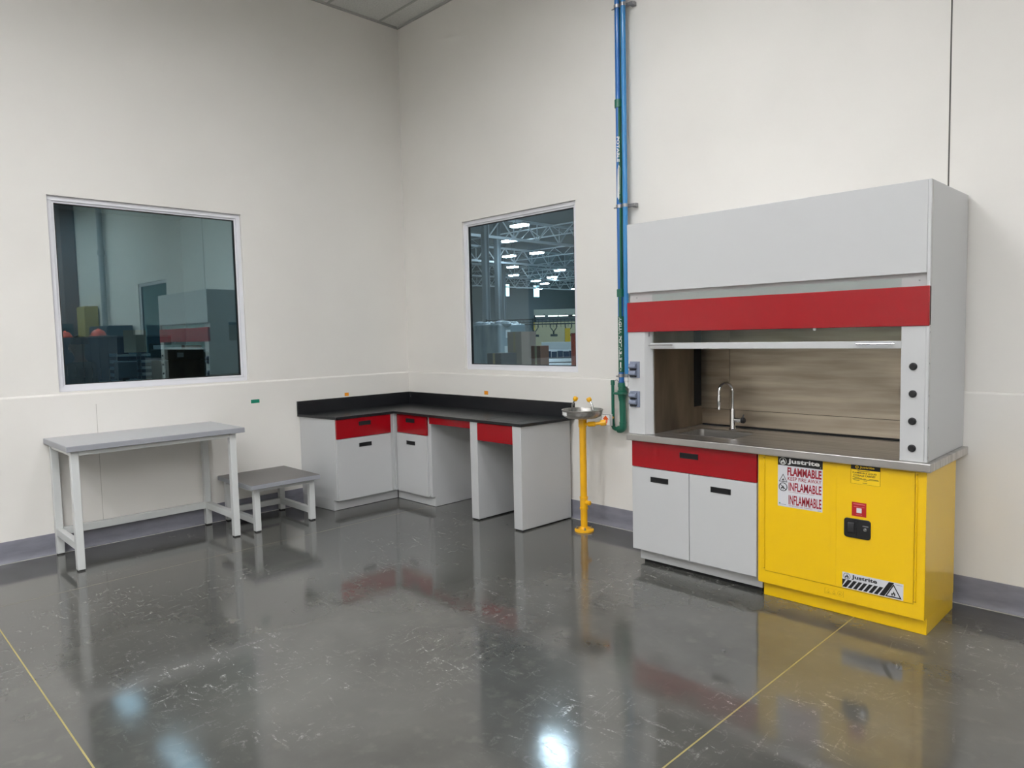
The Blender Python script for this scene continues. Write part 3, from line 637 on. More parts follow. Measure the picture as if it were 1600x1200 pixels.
ang = [math.radians(228+i*4.0) for i in range(9)]
vs = [(EX+0.1655*math.cos(t), EY+0.1655*math.sin(t), z) for z in (0.968, 0.997) for t in ang]+[(EX+0.160*math.cos(t), EY+0.160*math.sin(t), z) for z in (0.968, 0.997) for t in ang]
N9 = 9; fs = [(i, i+1, N9+i+1, N9+i) for i in range(8)]+[(2*N9+i+1, 2*N9+i, 3*N9+i, 3*N9+i+1) for i in range(8)]
lb.add(vs, fs).build('bowl_label', m_white_p, ew)
for sx in (-1, 1):
    g0 = MB().tube([(EX+sx*0.112, EY, 0.955), (EX+sx*0.112, EY, 1.008), (EX+sx*0.106, EY, 1.040), (EX+sx*0.092, EY, 1.066), (EX+sx*0.080, EY, 1.082)], 0.0075, 12).build('nozzle_pipe', m_chrome, ew)
    d = Vector((-sx*0.5, 0, 0.866)).normalized(); c0 = Vector((EX+sx*0.080, EY, 1.080))
    MB().tube([c0-d*0.004, c0+d*0.006, c0+d*0.022, c0+d*0.030, c0+d*0.033], [0.012, 0.020, 0.021, 0.019, 0.010], 16).build('spray_cap', m_yellow_p, g0)
arm = MB().tube([(EX+0.028, EY, 0.892), (EX+0.062, EY-0.002, 0.893)], 0.013, 14).tube([(EX+0.058, EY-0.002, 0.893), (EX+0.066, EY-0.002, 0.893), (EX+0.120, EY+0.006, 0.898), (EX+0.128, EY+0.008, 0.899)], [0.014, 0.021, 0.021, 0.014], 14).tube([(EX+0.122, EY+0.006, 0.899), (EX+0.172, EY+0.030, 0.907)], 0.014, 14).tube([(EX+0.166, EY+0.026, 0.906), (EX+0.206, EY+0.048, 0.912)], 0.024, 16).build('valve_arm', m_yellow_p, ew)
MB().tube([(EX+0.200, EY+0.050, 0.913), (2.925, -0.18, 0.925), (2.898, -0.086, 0.935)], 0.010, 12).build('supply_elbow', m_yellow_p, ew)
fg = MB().box(2.897, -0.236, 0.887, 2.987, -0.206, 0.980).build('push_flag', m_white_p, ew, bevel=0.002); fg['label'] = 'white push plate with an orange up arrow'
s = Decal((2.897, -0.236, 0.887), (1, 0, 0), (0, 0, 1)); s.outline([(0.0, 0.0), (0.090, 0.0), (0.090, 0.093), (0.0, 0.093)], 0.09, 1)
s.poly([(0.028, 0.020), (0.028, 0.052), (0.014, 0.052), (0.045, 0.083), (0.076, 0.052), (0.062, 0.052), (0.062, 0.030), (0.056, 0.020)], 0)
s.poly([(0.040, 0.028), (0.040, 0.048), (0.050, 0.048), (0.050, 0.028)], 2, 2); s.poly([(0.036, 0.008), (0.052, 0.008), (0.056, 0.016), (0.032, 0.016)], 0)
s.build('arrow_print', [m_orange, m_galv, m_white_p], fg, smooth=False)

# ------------------------------------------------------------------ water pipes on the wall
PY = -0.072
def decal_on_pipe(body, cx, cy, r, z_top, z_bot, a_mid, width, mat, name, parent, extra=None):
    """letters wrapped round a vertical pipe, read from top to bottom with their tops to the right"""
    m = MB(); vs, fs = text_shape(body, 0.03)
    m.add([(cx+(r+0.0008)*math.sin(a_mid+(b-0.5)*width/r), cy-(r+0.0008)*math.cos(a_mid+(b-0.5)*width/r), z_top+(z_bot-z_top)*a) for a, b in vs], fs)
    if extra:
        for pts in extra: m.add([(cx+(r+0.0010)*math.sin(a_mid+q/r), cy-(r+0.0008)*math.cos(a_mid+q/r), z) for q, z in pts], [tuple(range(len(pts)))])
    return m.build(name, mat, parent, smooth=False)
pa = thing('water_pipe', 'blue drinking-water pipe with green sleeve and white lettering, left of the pair', 'pipe', (2.981, PY, 1.18))
PX, PR = 2.981, 0.0225
MB().cyl((PX, PY, 1.200), (PX, PY, ZC), PR, 24).build('pipe_run', m_blue, pa)
def sleeve(z0, z1, a0, a1, name='green_sleeve', r=PR+0.0015, mat=None):
    m = MB(); k = 16; A = [math.radians(a0+(a1-a0)*i/k) for i in range(k+1)]
    ri = PR-0.002
    vs = [(PX+rr_*math.sin(t), PY-rr_*math.cos(t), z) for rr_ in (r, ri) for z in (z0, z1) for t in A]; n1 = k+1
    fs = []
    for i in range(k):
        fs += [(i, i+1, n1+i+1, n1+i), (2*n1+i+1, 2*n1+i, 3*n1+i, 3*n1+i+1), (i+1, i, 2*n1+i, 2*n1+i+1), (n1+i, n1+i+1, 3*n1+i+1, 3*n1+i)]
    return m.add(vs, fs).build(name, mat or m_green_tape, pa)
sleeve(3.44, ZC-0.01, 78, 190); s1 = sleeve(2.66, 3.43, 30, 200); sleeve(1.95, 2.62, 32, 200); sleeve(1.76, 1.94, 0, 55); s2 = sleeve(1.310, 1.76, -75, 170)
for z in (3.434, 1.947): MB().lathe((PX, PY, z), [(PR, -0.032), (0.0300, -0.030), (0.0300, 0.030), (PR, 0.032)], 24).build('coupling', m_green, pa)
EXTRA = lambda z0, z1: [[(-0.0045, z0), (0.0045, z0), (0.0045, z1+0.028), (-0.0045, z1+0.028)], [(0.011, z1+0.030), (-0.011, z1+0.030), (0, z1)]]
decal_on_pipe('AGUA POTABLE', PX, PY, PR+0.0015, 1.755, 1.408, 0.38, 0.023, m_inkw, 'lettering', s2, EXTRA(1.392, 1.318))
decal_on_pipe('POTABLE', PX, PY, PR+0.0015, 3.176, 2.978, 0.38, 0.022, m_inkw, 'lettering', s1, [[(-0.012, 2.70), (0.010, 2.73), (0.013, 2.93), (0.004, 2.958), (-0.006, 2.92)]] + EXTRA(2.735, 2.682))
pb_ = thing('water_pipe', 'plain light blue water pipe, right of the pair beside the hood', 'pipe', (3.036, PY, 1.24))
MB().cyl((3.036, PY, 1.262), (3.036, PY, ZC), 0.0200, 22).build('pipe_run', m_blue2, pb_)
MB().lathe((3.036, PY, 0), [(1e-4, 1.196), (0.016, 1.196), (0.018, 1.236), (0.0235, 1.240), (0.0235, 1.270), (0.020, 1.274)], 20).build('union', m_white_p, pb_)
MB().tube([(3.036, PY, 1.205), (3.050, PY, 1.190), (3.085, PY, 1.188)], 0.012, 12).build('outlet_stub', m_white_p, pb_)
def clamp(z, first):
    c = first
    c.location = (3.01, -0.04, z)
cl = thing('pipe_clamp', '', 'clamp', (3.01, -0.04, 4.175), 'pipe clamps')
MB().box(2.945, -0.052, 4.163, 3.112, -0.030, 4.187).build('strut', m_galv, cl, bevel=0.002)
MB().box(3.078, -0.030, 4.160, 3.112, -0.001, 4.190).build('wall_bracket', m_galv, cl)
for cx, r in ((PX, 0.0252), (3.036, 0.0215)):
    MB().lathe((cx, PY, 4.175), [(r-0.0005, -0.013), (r+0.002, -0.013), (r+0.002, 0.013), (r-0.0005, 0.013)], 24).build('pipe_ring', m_galv, cl)
MB().cyl((2.928, PY, 4.168), (2.962, PY, 4.168), 0.005, 8).build('clamp_bolt', m_galv, cl)
for z, lab in ((4.175, 'steel pipe clamp at the top, close to the picture edge'), (2.635, 'steel pipe clamp level with the window head'), (1.283, 'steel pipe clamp just above the green fittings')):
    c = cl if z > 4 else copy_tree(cl)
    c.location = (3.01, -0.04, z); c['label'] = lab
# green fittings below the blue pipe
gv = thing('pipe_manifold', 'green plastic valve and U-shaped pipe fittings on the wall by the hood', 'pipe fittings', (2.95, PY, 0.83))
MB().lathe((PX+0.004, PY, 0), [(0.0225, 1.225), (0.033, 1.222), (0.034, 1.190), (0.030, 1.186), (0.030, 1.165), (0.038, 1.160), (0.038, 1.128), (0.033, 1.115), (0.028, 1.085), (0.0265, 1.075)], 26).build('valve_body', m_green, gv)
MB().prism([(2.918, PY-0.034), (2.960, PY-0.050), (3.025, PY-0.046), (3.034, PY), (3.02, PY+0.03), (2.93, PY+0.02)], 1.128, 1.146, 'z').build('valve_handle', m_green, gv, bevel=0.004)
MB().tube([(PX+0.006, PY, 1.09), (PX+0.010, PY, 0.900)], 0.0265, 22).build('riser', m_green, gv)
MB().tube([(PX+0.010, PY, 0.905)]+[(PX+0.010-0.035*(1-math.cos(t)), PY, 0.870-0.030*math.sin(t)) for t in [PI/2*i/6 for i in range(7)]]+[(2.945, PY, 0.840)], 0.0300, 20).build('elbow', m_green, gv)
MB().tube([(2.950, PY, 0.840), (2.915, PY, 0.842), (2.897, PY, 0.848), (2.890, PY, 0.862), (2.890, PY, 0.880)], 0.0165, 16).build('elbow', m_green, gv)
MB().cyl((2.890, PY, 0.870), (2.891, PY, 1.226), 0.0130, 18).build('riser', m_green, gv)
MB().lathe((2.891, PY, 0), [(0.013, 1.200), (0.0170, 1.202), (0.0170, 1.238), (0.014, 1.243), (1e-4, 1.243)], 20).build('end_cap', m_green, gv)
MB().tube([(2.905, PY, 1.235), (2.925, PY+0.012, 1.246), (2.955, PY, 1.225)], 0.004, 8).build('bleed_tube', m_galv, gv)
# ------------------------------------------------------------------ the far end of this room, seen mirrored in the left window
m_navy = M('navy_cabinet', (40, 52, 66), 0.5); m_dark = M('dark_cabinet', (50, 56, 58), 0.5); m_ylock = M('locker_yellow', (168, 150, 84), 0.5)
def tall_cabinet(label, x0, x1, y0, y1, h, m, nd=2):
    t = thing('tall_cabinet', label, 'cabinet', ((x0+x1)/2, (y0+y1)/2, 0))
    box('body', m, t, x0, y0+0.02, 0, x1, y1, h, 0.004)
    for k in range(nd):
        a = x0+(x1-x0)*k/nd; b2 = x0+(x1-x0)*(k+1)/nd
        dd = box('door', m, t, a+0.006, y0, 0.08, b2-0.006, y0+0.02, h-0.02, 0.003)
        box('handle', m_galv, dd, b2-0.07, y0-0.02, 1.0, b2-0.055, y0, 1.2)
    return t
tall_cabinet('long navy storage cabinet mirrored under the right orange hard hat in the tinted window', 6.70, 8.75, -0.95, -0.52, 1.775, m_navy, 4)
tall_cabinet('second navy storage cabinet mirrored behind the person in the tinted window', 8.77, 11.05, -0.95, -0.52, 1.775, m_navy, 4)
tall_cabinet('dark blue tall cabinet mirrored above and behind the right orange hard hat', 8.80, 9.98, -0.50, -0.03, 1.985, m_navy, 2)
tall_cabinet('dark grey tall cabinet mirrored at the left edge of the tinted window', 11.85, 13.8, -0.75, -0.32, 2.10, m_dark, 3)
tall_cabinet('narrow yellow locker mirrored faintly near the left of the tinted window', 11.0, 11.6, -0.30, -0.03, 2.46, m_ylock, 1)
m_hat = M('hard_hat_orange', (236, 84, 50), 0.35, coat=0.3)
def hard_hat(label, x, y, z):
    o = MB().dome((x, y, z+0.015), 0.14, (1.12, 0.92, 0.86), lo=0.0).lathe((x, y, z), [(0.13, 0.015), (0.165, 0.006), (0.165, 0.010), (0.13, 0.024)], 24).dome((x, y, z+0.012), 0.02, (7.6, 0.8, 7.3), lo=0.0)
    o = o.build('hard_hat', m_hat, bevel=0.0); return tag(o, label, 'hard hat', 'orange hard hats')
hard_hat('right orange hard hat mirrored on top of the long navy cabinet', 8.52, -0.73, 1.775)
hard_hat('left orange hard hat mirrored above the head of the person', 10.86, -0.73, 1.775)
t = thing('drain_pipe', 'grey vertical pipe with a collar mirrored in the left of the tinted window', 'pipe', (10.30, -0.10, 0))
MB().cyl((10.30, -0.10, 0), (10.30, -0.10, ZC), 0.055, 20).build('pipe_run', M('grey_pipe', (150, 154, 158), 0.5), t)
MB().lathe((10.30, -0.10, 3.55), [(0.055, -0.05), (0.075, -0.045), (0.075, 0.045), (0.055, 0.05)], 20).build('collar', m_galv, t)
MB().cyl((10.48, -0.06, 0), (10.48, -0.06, ZC), 0.03, 14).build('side_pipe', m_galv, t)
t = tag(MB().box(12.5, -0.30, 0, 12.85, -0.012, ZC).build('steel_column', M('column_brown', (120, 96, 92), 0.6)), 'brown steel column mirrored at the far left of the tinted window', 'column')

# ------------------------------------------------------------------ the office behind the left window
OX, OY0, OY1, OZ = -6.2, -6.2, -0.12, 3.7
m_owall = M('office_wall', (176, 188, 190), 0.8)
struct(MB().box(OX-0.1, OY0, -0.02, -0.12, OY1, 0.0).build('floor_office', M('office_carpet', (52, 56, 60), 0.9)))
struct(MB().box(OX-0.1, OY0, 0, OX, OY1, OZ).build('wall_office_rear', m_owall)); struct(MB().box(OX, OY1, 0, -0.12, OY1+0.1, OZ).build('wall_office_right', m_owall))
struct(MB().box(OX, OY0-0.1, 0, -0.12, OY0, OZ).build('wall_office_left', m_owall)); struct(MB().box(OX-0.1, OY0-0.1, OZ, -0.12, OY1+0.1, OZ+0.1).build('ceiling_office', m_ceil))
m_odiff = M('office_diffuser', (240, 248, 255), 0.6, emit=(225, 238, 255), estr=OFFICE_LAMP)
for k, (x, y) in enumerate(((-5.0, -1.72), (-2.75, -1.72), (-2.0, -4.6), (-4.6, -4.6), (-1.6, -5.6), (-4.0, -5.6))):  # the ones left of the window are added, unseen, to brighten the office
    t = thing('office_light', 'unseen office ceiling light above the tinted window, some added to brighten the office', 'ceiling light', (x, y, OZ-0.03), 'office ceiling lights')
    box('housing', m_housing, t, x-0.62, y-0.17, OZ-0.03, x+0.62, y+0.17, OZ-0.002); box('diffuser', m_odiff, t, x-0.58, y-0.14, OZ-0.036, x+0.58, y+0.14, OZ-0.03)
m_desk = M('desk_laminate', (150, 152, 150), 0.4); m_part = M('partition_blue', (58, 78, 96), 0.8); m_paper = M('paper', (236, 240, 240), 0.7)
m_printer = M('printer_black', (20, 22, 26), 0.3); m_tray = M('tray_translucent', (150, 186, 206), 0.3); m_card = M('cardboard', (206, 190, 162), 0.8)
def part_wall(label, x0, y0, x1, y1, h):
    t = thing('desk_partition', label, 'partition', ((x0+x1)/2, (y0+y1)/2, 0))
    box('panel', m_part, t, x0, y0, 0.05, x1, y1, h, 0.004); box('top_cap', m_galv, t, x0-0.004, y0-0.004, h, x1+0.004, y1+0.004, h+0.02)
    box('foot', m_black, t, x0, y0, 0, x1, y1, 0.05)
part_wall('blue office partition behind the paper trays in the tinted window', -4.72, -2.95, -4.66, -0.9, 1.72)
part_wall('blue office partition behind the person in the tinted window', -4.72, -5.2, -4.66, -3.0, 1.72)
dk = thing('office_desk', 'grey office desk carrying the printer behind the tinted window', 'desk', (-3.3, -1.6, 0))
box('desktop', m_desk, dk, -4.62, -2.08, 1.08, -2.55, -0.75, 1.11, 0.003)
for x in (-4.58, -2.65):
    for y in (-2.04, -0.85): box('leg', m_galv, dk, x, y, 0, x+0.05, y+0.05, 1.08)
pt = thing('printer', 'big black office printer behind the tinted window', 'printer', (-3.1, -1.3, 1.11))
MB().box(-3.42, -1.60, 1.11, -2.93, -1.10, 1.40).build('body', m_printer, pt, bevel=0.015)
MB().box(-3.42, -1.60, 1.415, -2.93, -1.10, 1.545).build('scanner_lid', m_printer, pt, bevel=0.012)
MB().box(-2.932, -1.55, 1.395, -2.925, -1.15, 1.418).build('paper_slot', m_blackgap, pt)
MB().box(-2.93, -1.52, 1.16, -2.86, -1.25, 1.175).build('output_tray', M('tray_blue', (90, 150, 200), 0.4), pt)
MB().box(-2.935, -1.44, 1.44, -2.928, -1.36, 1.50).build('display', m_chrome, pt)
MB().box(-3.35, -1.09, 1.14, -2.98, -1.02, 1.50).build('side_feeder', M('feeder_grey', (70, 90, 104), 0.5), pt, bevel=0.01)
tag(MB().box(-3.36, -1.58, 1.547, -2.98, -1.36, 1.600).build('paper_stack', m_paper, bevel=0.002), 'white paper stack lying on the black printer', 'paper')
tag(MB().box(-3.20, -1.33, 1.547, -2.95, -1.12, 1.590).build('binder', M('binder_red', (120, 24, 40), 0.5), bevel=0.003), 'dark red binder lying on the black printer beside the white paper', 'binder')
for k, (y0, lab) in enumerate(((-1.98, 'left stack of letter trays beside the office printer'), (-1.70, 'stack of letter trays touching the office printer'))):
    t = thing('letter_tray', lab, 'letter tray', (-3.65, y0+0.12, 1.11), 'letter trays on the office desk')
    for j in range(5):
        z = 1.12+0.085*j
        m = MB().box(-3.80, y0, z, -3.48, y0+0.24, z+0.006).box(-3.80, y0, z, -3.48, y0+0.006, z+0.045).box(-3.80, y0+0.234, z, -3.48, y0+0.24, z+0.045)
        tr = m.build('tray', m_tray, t); MB().box(-3.79, y0+0.012, z+0.007, -3.476, y0+0.228, z+0.030).build('papers', m_paper, tr)
    for yy in (y0+0.004, y0+0.236): MB().cyl((-3.50, yy, 1.11), (-3.50, yy, 1.52), 0.004, 8).build('post', m_galv, t)
cb = MB().box(-0.10, -0.09, 0, 0.10, 0.09, 0.29).build('cardboard_box', m_card, origin=(0, 0, 0), bevel=0.002); cb.location = (-3.66, -1.70, 1.512); cb.rotation_euler = (math.radians(0), 0, 0.5)
tag(cb, 'beige cardboard box on top of the letter trays behind glass', 'box')
tag(MB().box(-3.60, -1.555, 1.512, -3.48, -1.465, 1.62).build('desk_organizer', m_dark, bevel=0.004), 'dark desk organiser on the trays beside the cardboard box', 'organizer')
mn = thing('computer_monitor', 'grey back of a computer monitor on the office desk', 'monitor', (-3.33, -1.93, 1.11))
MB().box(-3.34, -2.06, 1.20, -3.30, -1.80, 1.40).build('screen_housing', M('monitor_grey', (92, 112, 122), 0.4), mn, bevel=0.006)
MB().box(-3.365, -1.96, 1.12, -3.342, -1.90, 1.30).build('stand', m_black, mn); MB().box(-3.42, -2.03, 1.11, -3.24, -1.83, 1.122).build('foot', m_black, mn)
tag(MB().box(-2.90, -2.06, 1.112, -2.72, -1.90, 1.19).build('desk_calendar', m_paper, bevel=0.002), 'pale block calendar low beside the person behind glass', 'calendar')
tag(MB().box(-2.78, -1.88, 1.112, -2.60, -1.52, 1.145).build('keyboard', m_black, bevel=0.004), 'black keyboard at the front edge of the office desk', 'keyboard')
shl = tag(MB().box(-1.62, -1.66, 0.0, -1.30, -1.05, 1.16).build('low_cabinet', m_dark, bevel=0.004), 'low dark cabinet under the window corner behind glass', 'cabinet')
for k, (dz, m, lab) in enumerate(((0.0, M('book_maroon', (110, 50, 60), 0.6), 'maroon folder at the bottom of the pile behind glass'), (0.035, m_paper, 'pale folder in the middle of the pile behind glass'), (0.07, M('book_dark', (70, 40, 50), 0.6), 'dark folder on top of the pile behind glass'))):
    tag(MB().box(-1.58+0.01*k, -1.60, 1.162+dz, -1.32, -1.12-0.02*k, 1.195+dz).build('folder', m, bevel=0.002), lab, 'folder', 'folders piled behind the tinted window')

# person standing in the office
m_skin = M('skin', (120, 78, 62), 0.5); m_hair = M('hair_black', (18, 17, 17), 0.6); m_jacket = grain(M('olive_jacket', (60, 62, 54), 0.85), (48, 50, 44), (14, 14, 14)); m_trouser = M('dark_trousers', (34, 38, 48), 0.85)
def skin_mesh(name, mat, chains, parent, sub=2):
    """chains of (x, y, z, radius) joints; points that coincide are shared; grown with a skin modifier"""
    bm = bmesh.new(); lay = bm.verts.layers.skin.verify(); idx = {}
    root = None
    for ch in chains:
        prev = None
        for x, y, z, r in ch:
            k = (round(x, 3), round(y, 3), round(z, 3))
            if k not in idx:
                v = bm.verts.new((x, y, z)); v[lay].radius = (r, r); idx[k] = v
                if root is None: root = v; v[lay].use_root = True
            v = idx[k]
            if prev is not None and prev is not v and not bm.edges.get((prev, v)): bm.edges.new((prev, v))
            prev = v
    me = bpy.data.meshes.new(name); bm.to_mesh(me); bm.free(); me.materials.append(mat)
    o = bpy.data.objects.new(name, me); COL.objects.link(o); o.parent = parent
    o.modifiers.new('skin', 'SKIN').use_smooth_shade = True; sm = o.modifiers.new('sub', 'SUBSURF'); sm.levels = sub; sm.render_levels = sub
    dg = bpy.context.evaluated_depsgraph_get(); m2 = bpy.data.meshes.new_from_object(o.evaluated_get(dg)); o.modifiers.clear(); o.data = m2
    if not m2.materials: m2.materials.append(mat)
    return o
pr = thing('person', 'person in a dark olive jacket behind the left of the tinted window', 'person', (-3.33, -2.42, 0))
pr.rotation_euler = (0, 0, -0.75)      # turned to the room
H = [[(0,0,0.94,0.125),(0,0,1.08,0.115),(0,0,1.25,0.135),(0,0,1.36,0.11),(0,-0.005,1.44,0.058),(0,-0.01,1.50,0.058),(0,-0.025,1.555,0.078),(0,-0.03,1.62,0.094),(0,-0.02,1.67,0.082)]]
for sx in (-1, 1):
    H.append([(0,0,1.36,0.11),(sx*0.17,0,1.355,0.065),(sx*0.21,0.01,1.22,0.052),(sx*0.235,0.02,1.07,0.042),(sx*0.235,-0.06,0.93,0.034),(sx*0.23,-0.10,0.84,0.028),(sx*0.228,-0.115,0.79,0.034)])
    hx, hy, hz = sx*0.228, -0.115, 0.79
    for q, L in ((-0.024, 0.065), (-0.008, 0.075), (0.008, 0.072), (0.024, 0.058)):
        H.append([(hx, hy, hz, 0.034), (hx, hy+q, hz-0.045, 0.010), (hx-sx*0.006, hy+q*1.1, hz-0.045-L*0.5, 0.0085), (hx-sx*0.020, hy+q*1.1, hz-0.045-L, 0.0075)])
    H.append([(hx, hy, hz, 0.034), (hx-sx*0.010, hy-0.034, hz-0.02, 0.011), (hx-sx*0.022, hy-0.046, hz-0.055, 0.009)])
    H.append([(0,0,0.94,0.125),(sx*0.09,0,0.86,0.088),(sx*0.10,-0.01,0.50,0.056),(sx*0.10,0.01,0.28,0.05),(sx*0.10,0.02,0.09,0.036),(sx*0.10,-0.05,0.045,0.036),(sx*0.10,-0.14,0.035,0.03)])
body = skin_mesh('body', m_skin, H, pr)
hb = bmesh.new(); hb.from_mesh(body.data)          # face: nose, brow, lips and ears joined into the body mesh
def lump(c, r, sz):
    k = bmesh.ops.create_icosphere(hb, subdivisions=2, radius=r)['verts']
    for v in k: v.co = Vector((c[0]+v.co.x*sz[0], c[1]+v.co.y*sz[1], c[2]+v.co.z*sz[2]))
lump((0, -0.118, 1.585), 0.016, (0.9, 1.2, 1.7)); lump((0, -0.112, 1.545), 0.014, (1.7, 0.8, 0.5)); lump((0, -0.108, 1.622), 0.02, (2.6, 0.7, 0.5))
for sx in (-1, 1): lump((sx*0.092, -0.02, 1.595), 0.02, (0.5, 1.0, 1.6)); lump((sx*0.032, -0.112, 1.605), 0.011, (1.2, 0.8, 0.7))
hb.to_mesh(body.data); hb.free()
Jk = [[(0,0,0.93,0.15),(0,0,1.08,0.142),(0,0,1.25,0.158),(0,0,1.36,0.13),(0,-0.003,1.42,0.075)]]
for sx in (-1, 1): Jk.append([(0,0,1.36,0.13),(sx*0.17,0,1.355,0.086),(sx*0.21,0.01,1.22,0.070),(sx*0.235,0.02,1.07,0.058),(sx*0.235,-0.06,0.93,0.048),(sx*0.231,-0.092,0.86,0.044)])
skin_mesh('jacket', m_jacket, Jk, pr)
Tk = [[(0,0,0.94,0.14)]]
for sx in (-1, 1): Tk.append([(0,0,0.94,0.14),(sx*0.09,0,0.86,0.104),(sx*0.10,-0.01,0.50,0.074),(sx*0.10,0.01,0.28,0.066),(sx*0.10,0.02,0.09,0.056)])
skin_mesh('trousers', m_trouser, Tk, pr)
hr = MB().dome((0, 0.004, 1.640), 0.100, (0.96, 1.04, 1.0), lo=-0.02).build('hair', m_hair, None, origin=(0, 0, 0)); hr.parent = pr; hr.location = (0, 0, 0)
for sx in (-1, 1):
    sh_ = MB().dome((sx*0.10, -0.06, 0.0), 0.05, (0.95, 2.6, 1.7), lo=0.0).build('shoe', m_black, None, origin=(0, 0, 0)); sh_.parent = pr; sh_.location = (0, 0, 0)
# ------------------------------------------------------------------ the factory hall behind the right window
HX0, HX1, HY0, HY1, HZ = -82.0, 12.0, 0.13, 104.0, 11.6
m_hfloor = M('hall_concrete', (150, 154, 156), 0.3); m_hroof = M('roof_deck', (120, 128, 134), 0.8); m_hwall = M('hall_wall', (118, 126, 130), 0.85)
struct(MB().box(HX0, HY0, -0.04, HX1, HY1, 0.0).build('floor_hall', m_hfloor)); struct(MB().box(HX0, HY0, HZ, HX1, HY1, HZ+0.1).build('ceiling_hall', m_hroof))
struct(MB().box(HX0-0.1, HY0, 0, HX0, HY1, HZ).build('wall_hall_far', m_hwall)); struct(MB().box(HX0, HY1, 0, HX1, HY1+0.1, HZ).build('wall_hall_rear', m_hwall))
struct(MB().box(HX1, HY0, 0, HX1+0.1, HY1, HZ).build('wall_hall_near', m_hwall))
struct(MB().box(HX0, HY0-0.008, 0, -0.14, HY0, HZ).build('wall_hall_side', m_hwall)); struct(MB().box(-0.14, HY0-0.008, ZC+0.12, HX1, HY0, HZ).build('wall_hall_side', m_hwall))
# two daylit windows far away
m_day = M('daylit_pane', (225, 250, 250), 0.5, emit=(205, 250, 250), estr=5.0)
for n_, (y0, y1) in enumerate(((81.0, 82.2), (88.4, 89.8))):
    o = MB().box(HX0, y0-0.1, 8.15, HX0+0.06, y1+0.1, 10.35).build('window_%d' % (n_+4), m_galv); struct(o, ('left', 'right')[n_]+' bright daylit window on the far wall of the hall')
    MB().box(HX0+0.06, y0, 8.25, HX0+0.09, y1, 10.25).build('pane', m_day, o)
# roof trusses running away from the right wall
m_truss = M('truss_paint', (232, 238, 242), 0.5)
def truss(x, label, y0=9.0, y1=100.0, zb=8.8, zt_=10.2):
    t = thing('roof_truss', label, 'roof truss', (x, y0, zb), 'white steel roof trusses in the hall')
    box('chord', m_truss, t, x-0.09, y0, zb-0.09, x+0.09, y1, zb+0.09); box('chord', m_truss, t, x-0.09, y0, zt_-0.09, x+0.09, y1, zt_+0.09)
    w = MB(); n2 = int((y1-y0)/2.6)
    for k in range(n2):
        a = y0+k*2.6
        w.tube([(x, a, zt_), (x, a+1.3, zb)], 0.06, 6).tube([(x, a+1.3, zb), (x, a+2.6, zt_)], 0.06, 6).tube([(x, a+1.3, zb), (x, a+1.3, zt_)], 0.045, 6)
    w.build('web', m_truss, t)
for x, lab in ((-32, 'nearest and highest white roof truss seen through the factory window'), (-45, 'second white roof truss, lower in the factory window'), (-58, 'third white roof truss in the factory window'), (-71, 'farthest white roof truss in the factory window')): truss(x, lab)
for k, y in enumerate((16, 27, 38, 49, 60, 71, 82)):
    w = MB(); z0, z1 = 9.4, 10.2; X0_, X1_ = -80, -18
    w.box(X0_, y-0.04, z1-0.05, X1_, y+0.04, z1+0.05).box(X0_, y-0.04, z0-0.05, X1_, y+0.04, z0+0.05)
    for j in range(26): a = X0_+j*2.4; w.tube([(a, y, z1), (a+1.2, y, z0)], 0.035, 5).tube([(a+1.2, y, z0), (a+2.4, y, z1)], 0.035, 5)
    o = w.build('roof_joist', m_truss); tag(o, 'slim roof joist crossing between the trusses in the hall', 'roof joist', 'roof joists in the hall')
# columns
for (x, y, s_, lab) in ((-27.1, 26.2, 0.36, 'widest pale steel column at the left of the factory window'), (-37.4, 37.1, 0.42, 'middle pale steel column in the factory window'), (-47.8, 47.8, 0.36, 'thin third pale steel column in the factory window')):
    t = thing('steel_column', lab, 'column', (x, y, 0)); m = MB()
    m.box(x-s_/2, y-s_/2, 0.04, x+s_/2, y-s_/2+0.04, HZ).box(x-s_/2, y+s_/2-0.04, 0.04, x+s_/2, y+s_/2, HZ).box(x-0.02, y-s_/2, 0.04, x+0.02, y+s_/2, HZ)
    m.build('shaft', M('column_paint', (150, 158, 164), 0.5), t); box('base_plate', m_galv, t, x-s_*0.8, y-s_*0.8, 0, x+s_*0.8, y+s_*0.8, 0.04)
# high bay lamps
m_bay = M('high_bay_diffuser', (245, 252, 255), 0.5, emit=(232, 246, 255), estr=HALL_LAMP)
def bay(x, y, z, sx=1.3, sy=0.55):
    t = thing('high_bay_lamp', 'oblong high bay lamp under the hall roof, unseen ones added to light the hall', 'lamp', (x, y, z), 'high bay lamps in the hall')
    box('housing', m_galv, t, x-sx/2-0.05, y-sy/2-0.05, z+0.03, x+sx/2+0.05, y+sy/2+0.05, z+0.14); box('diffuser', m_bay, t, x-sx/2, y-sy/2, z-0.09, x+sx/2, y+sy/2, z+0.03)
    MB().cyl((x-0.4, y, z+0.14), (x-0.4, y, HZ), 0.012, 6).cyl((x+0.4, y, z+0.14), (x+0.4, y, HZ), 0.012, 6).build('hanger', m_galv, t)
for x, y in ((-43.0, 44.0), (-50.7, 52.1), (-58.7, 60.2), (-50.6, 60.0), (-58.3, 67.1), (-67.1, 75.2), (-74.5, 90.0), (-75.8, 83.5), (-34.9, 36.1), (-39.6, 44.3), (-28.7, 31.0), (-64.0, 70.0), (-66.5, 84.0)): bay(x, y, 9.2)
for x, y in ((-19.0, 16.0), (-9.0, 20.0), (-21.0, 27.0), (0.0, 8.0), (-2.0, 16.0), (4.0, 12.0), (-34.0, 20.0), (-20.0, 40.0), (-4.0, 14.0), (-10.0, 16.5), (-14.0, 14.5), (-12.0, 22.0), (2.0, 5.0)): bay(x, y, 9.2)  # unseen lamps added to brighten the hall
bay(-5.5, 8.3, 9.2, 0.70, 0.28)
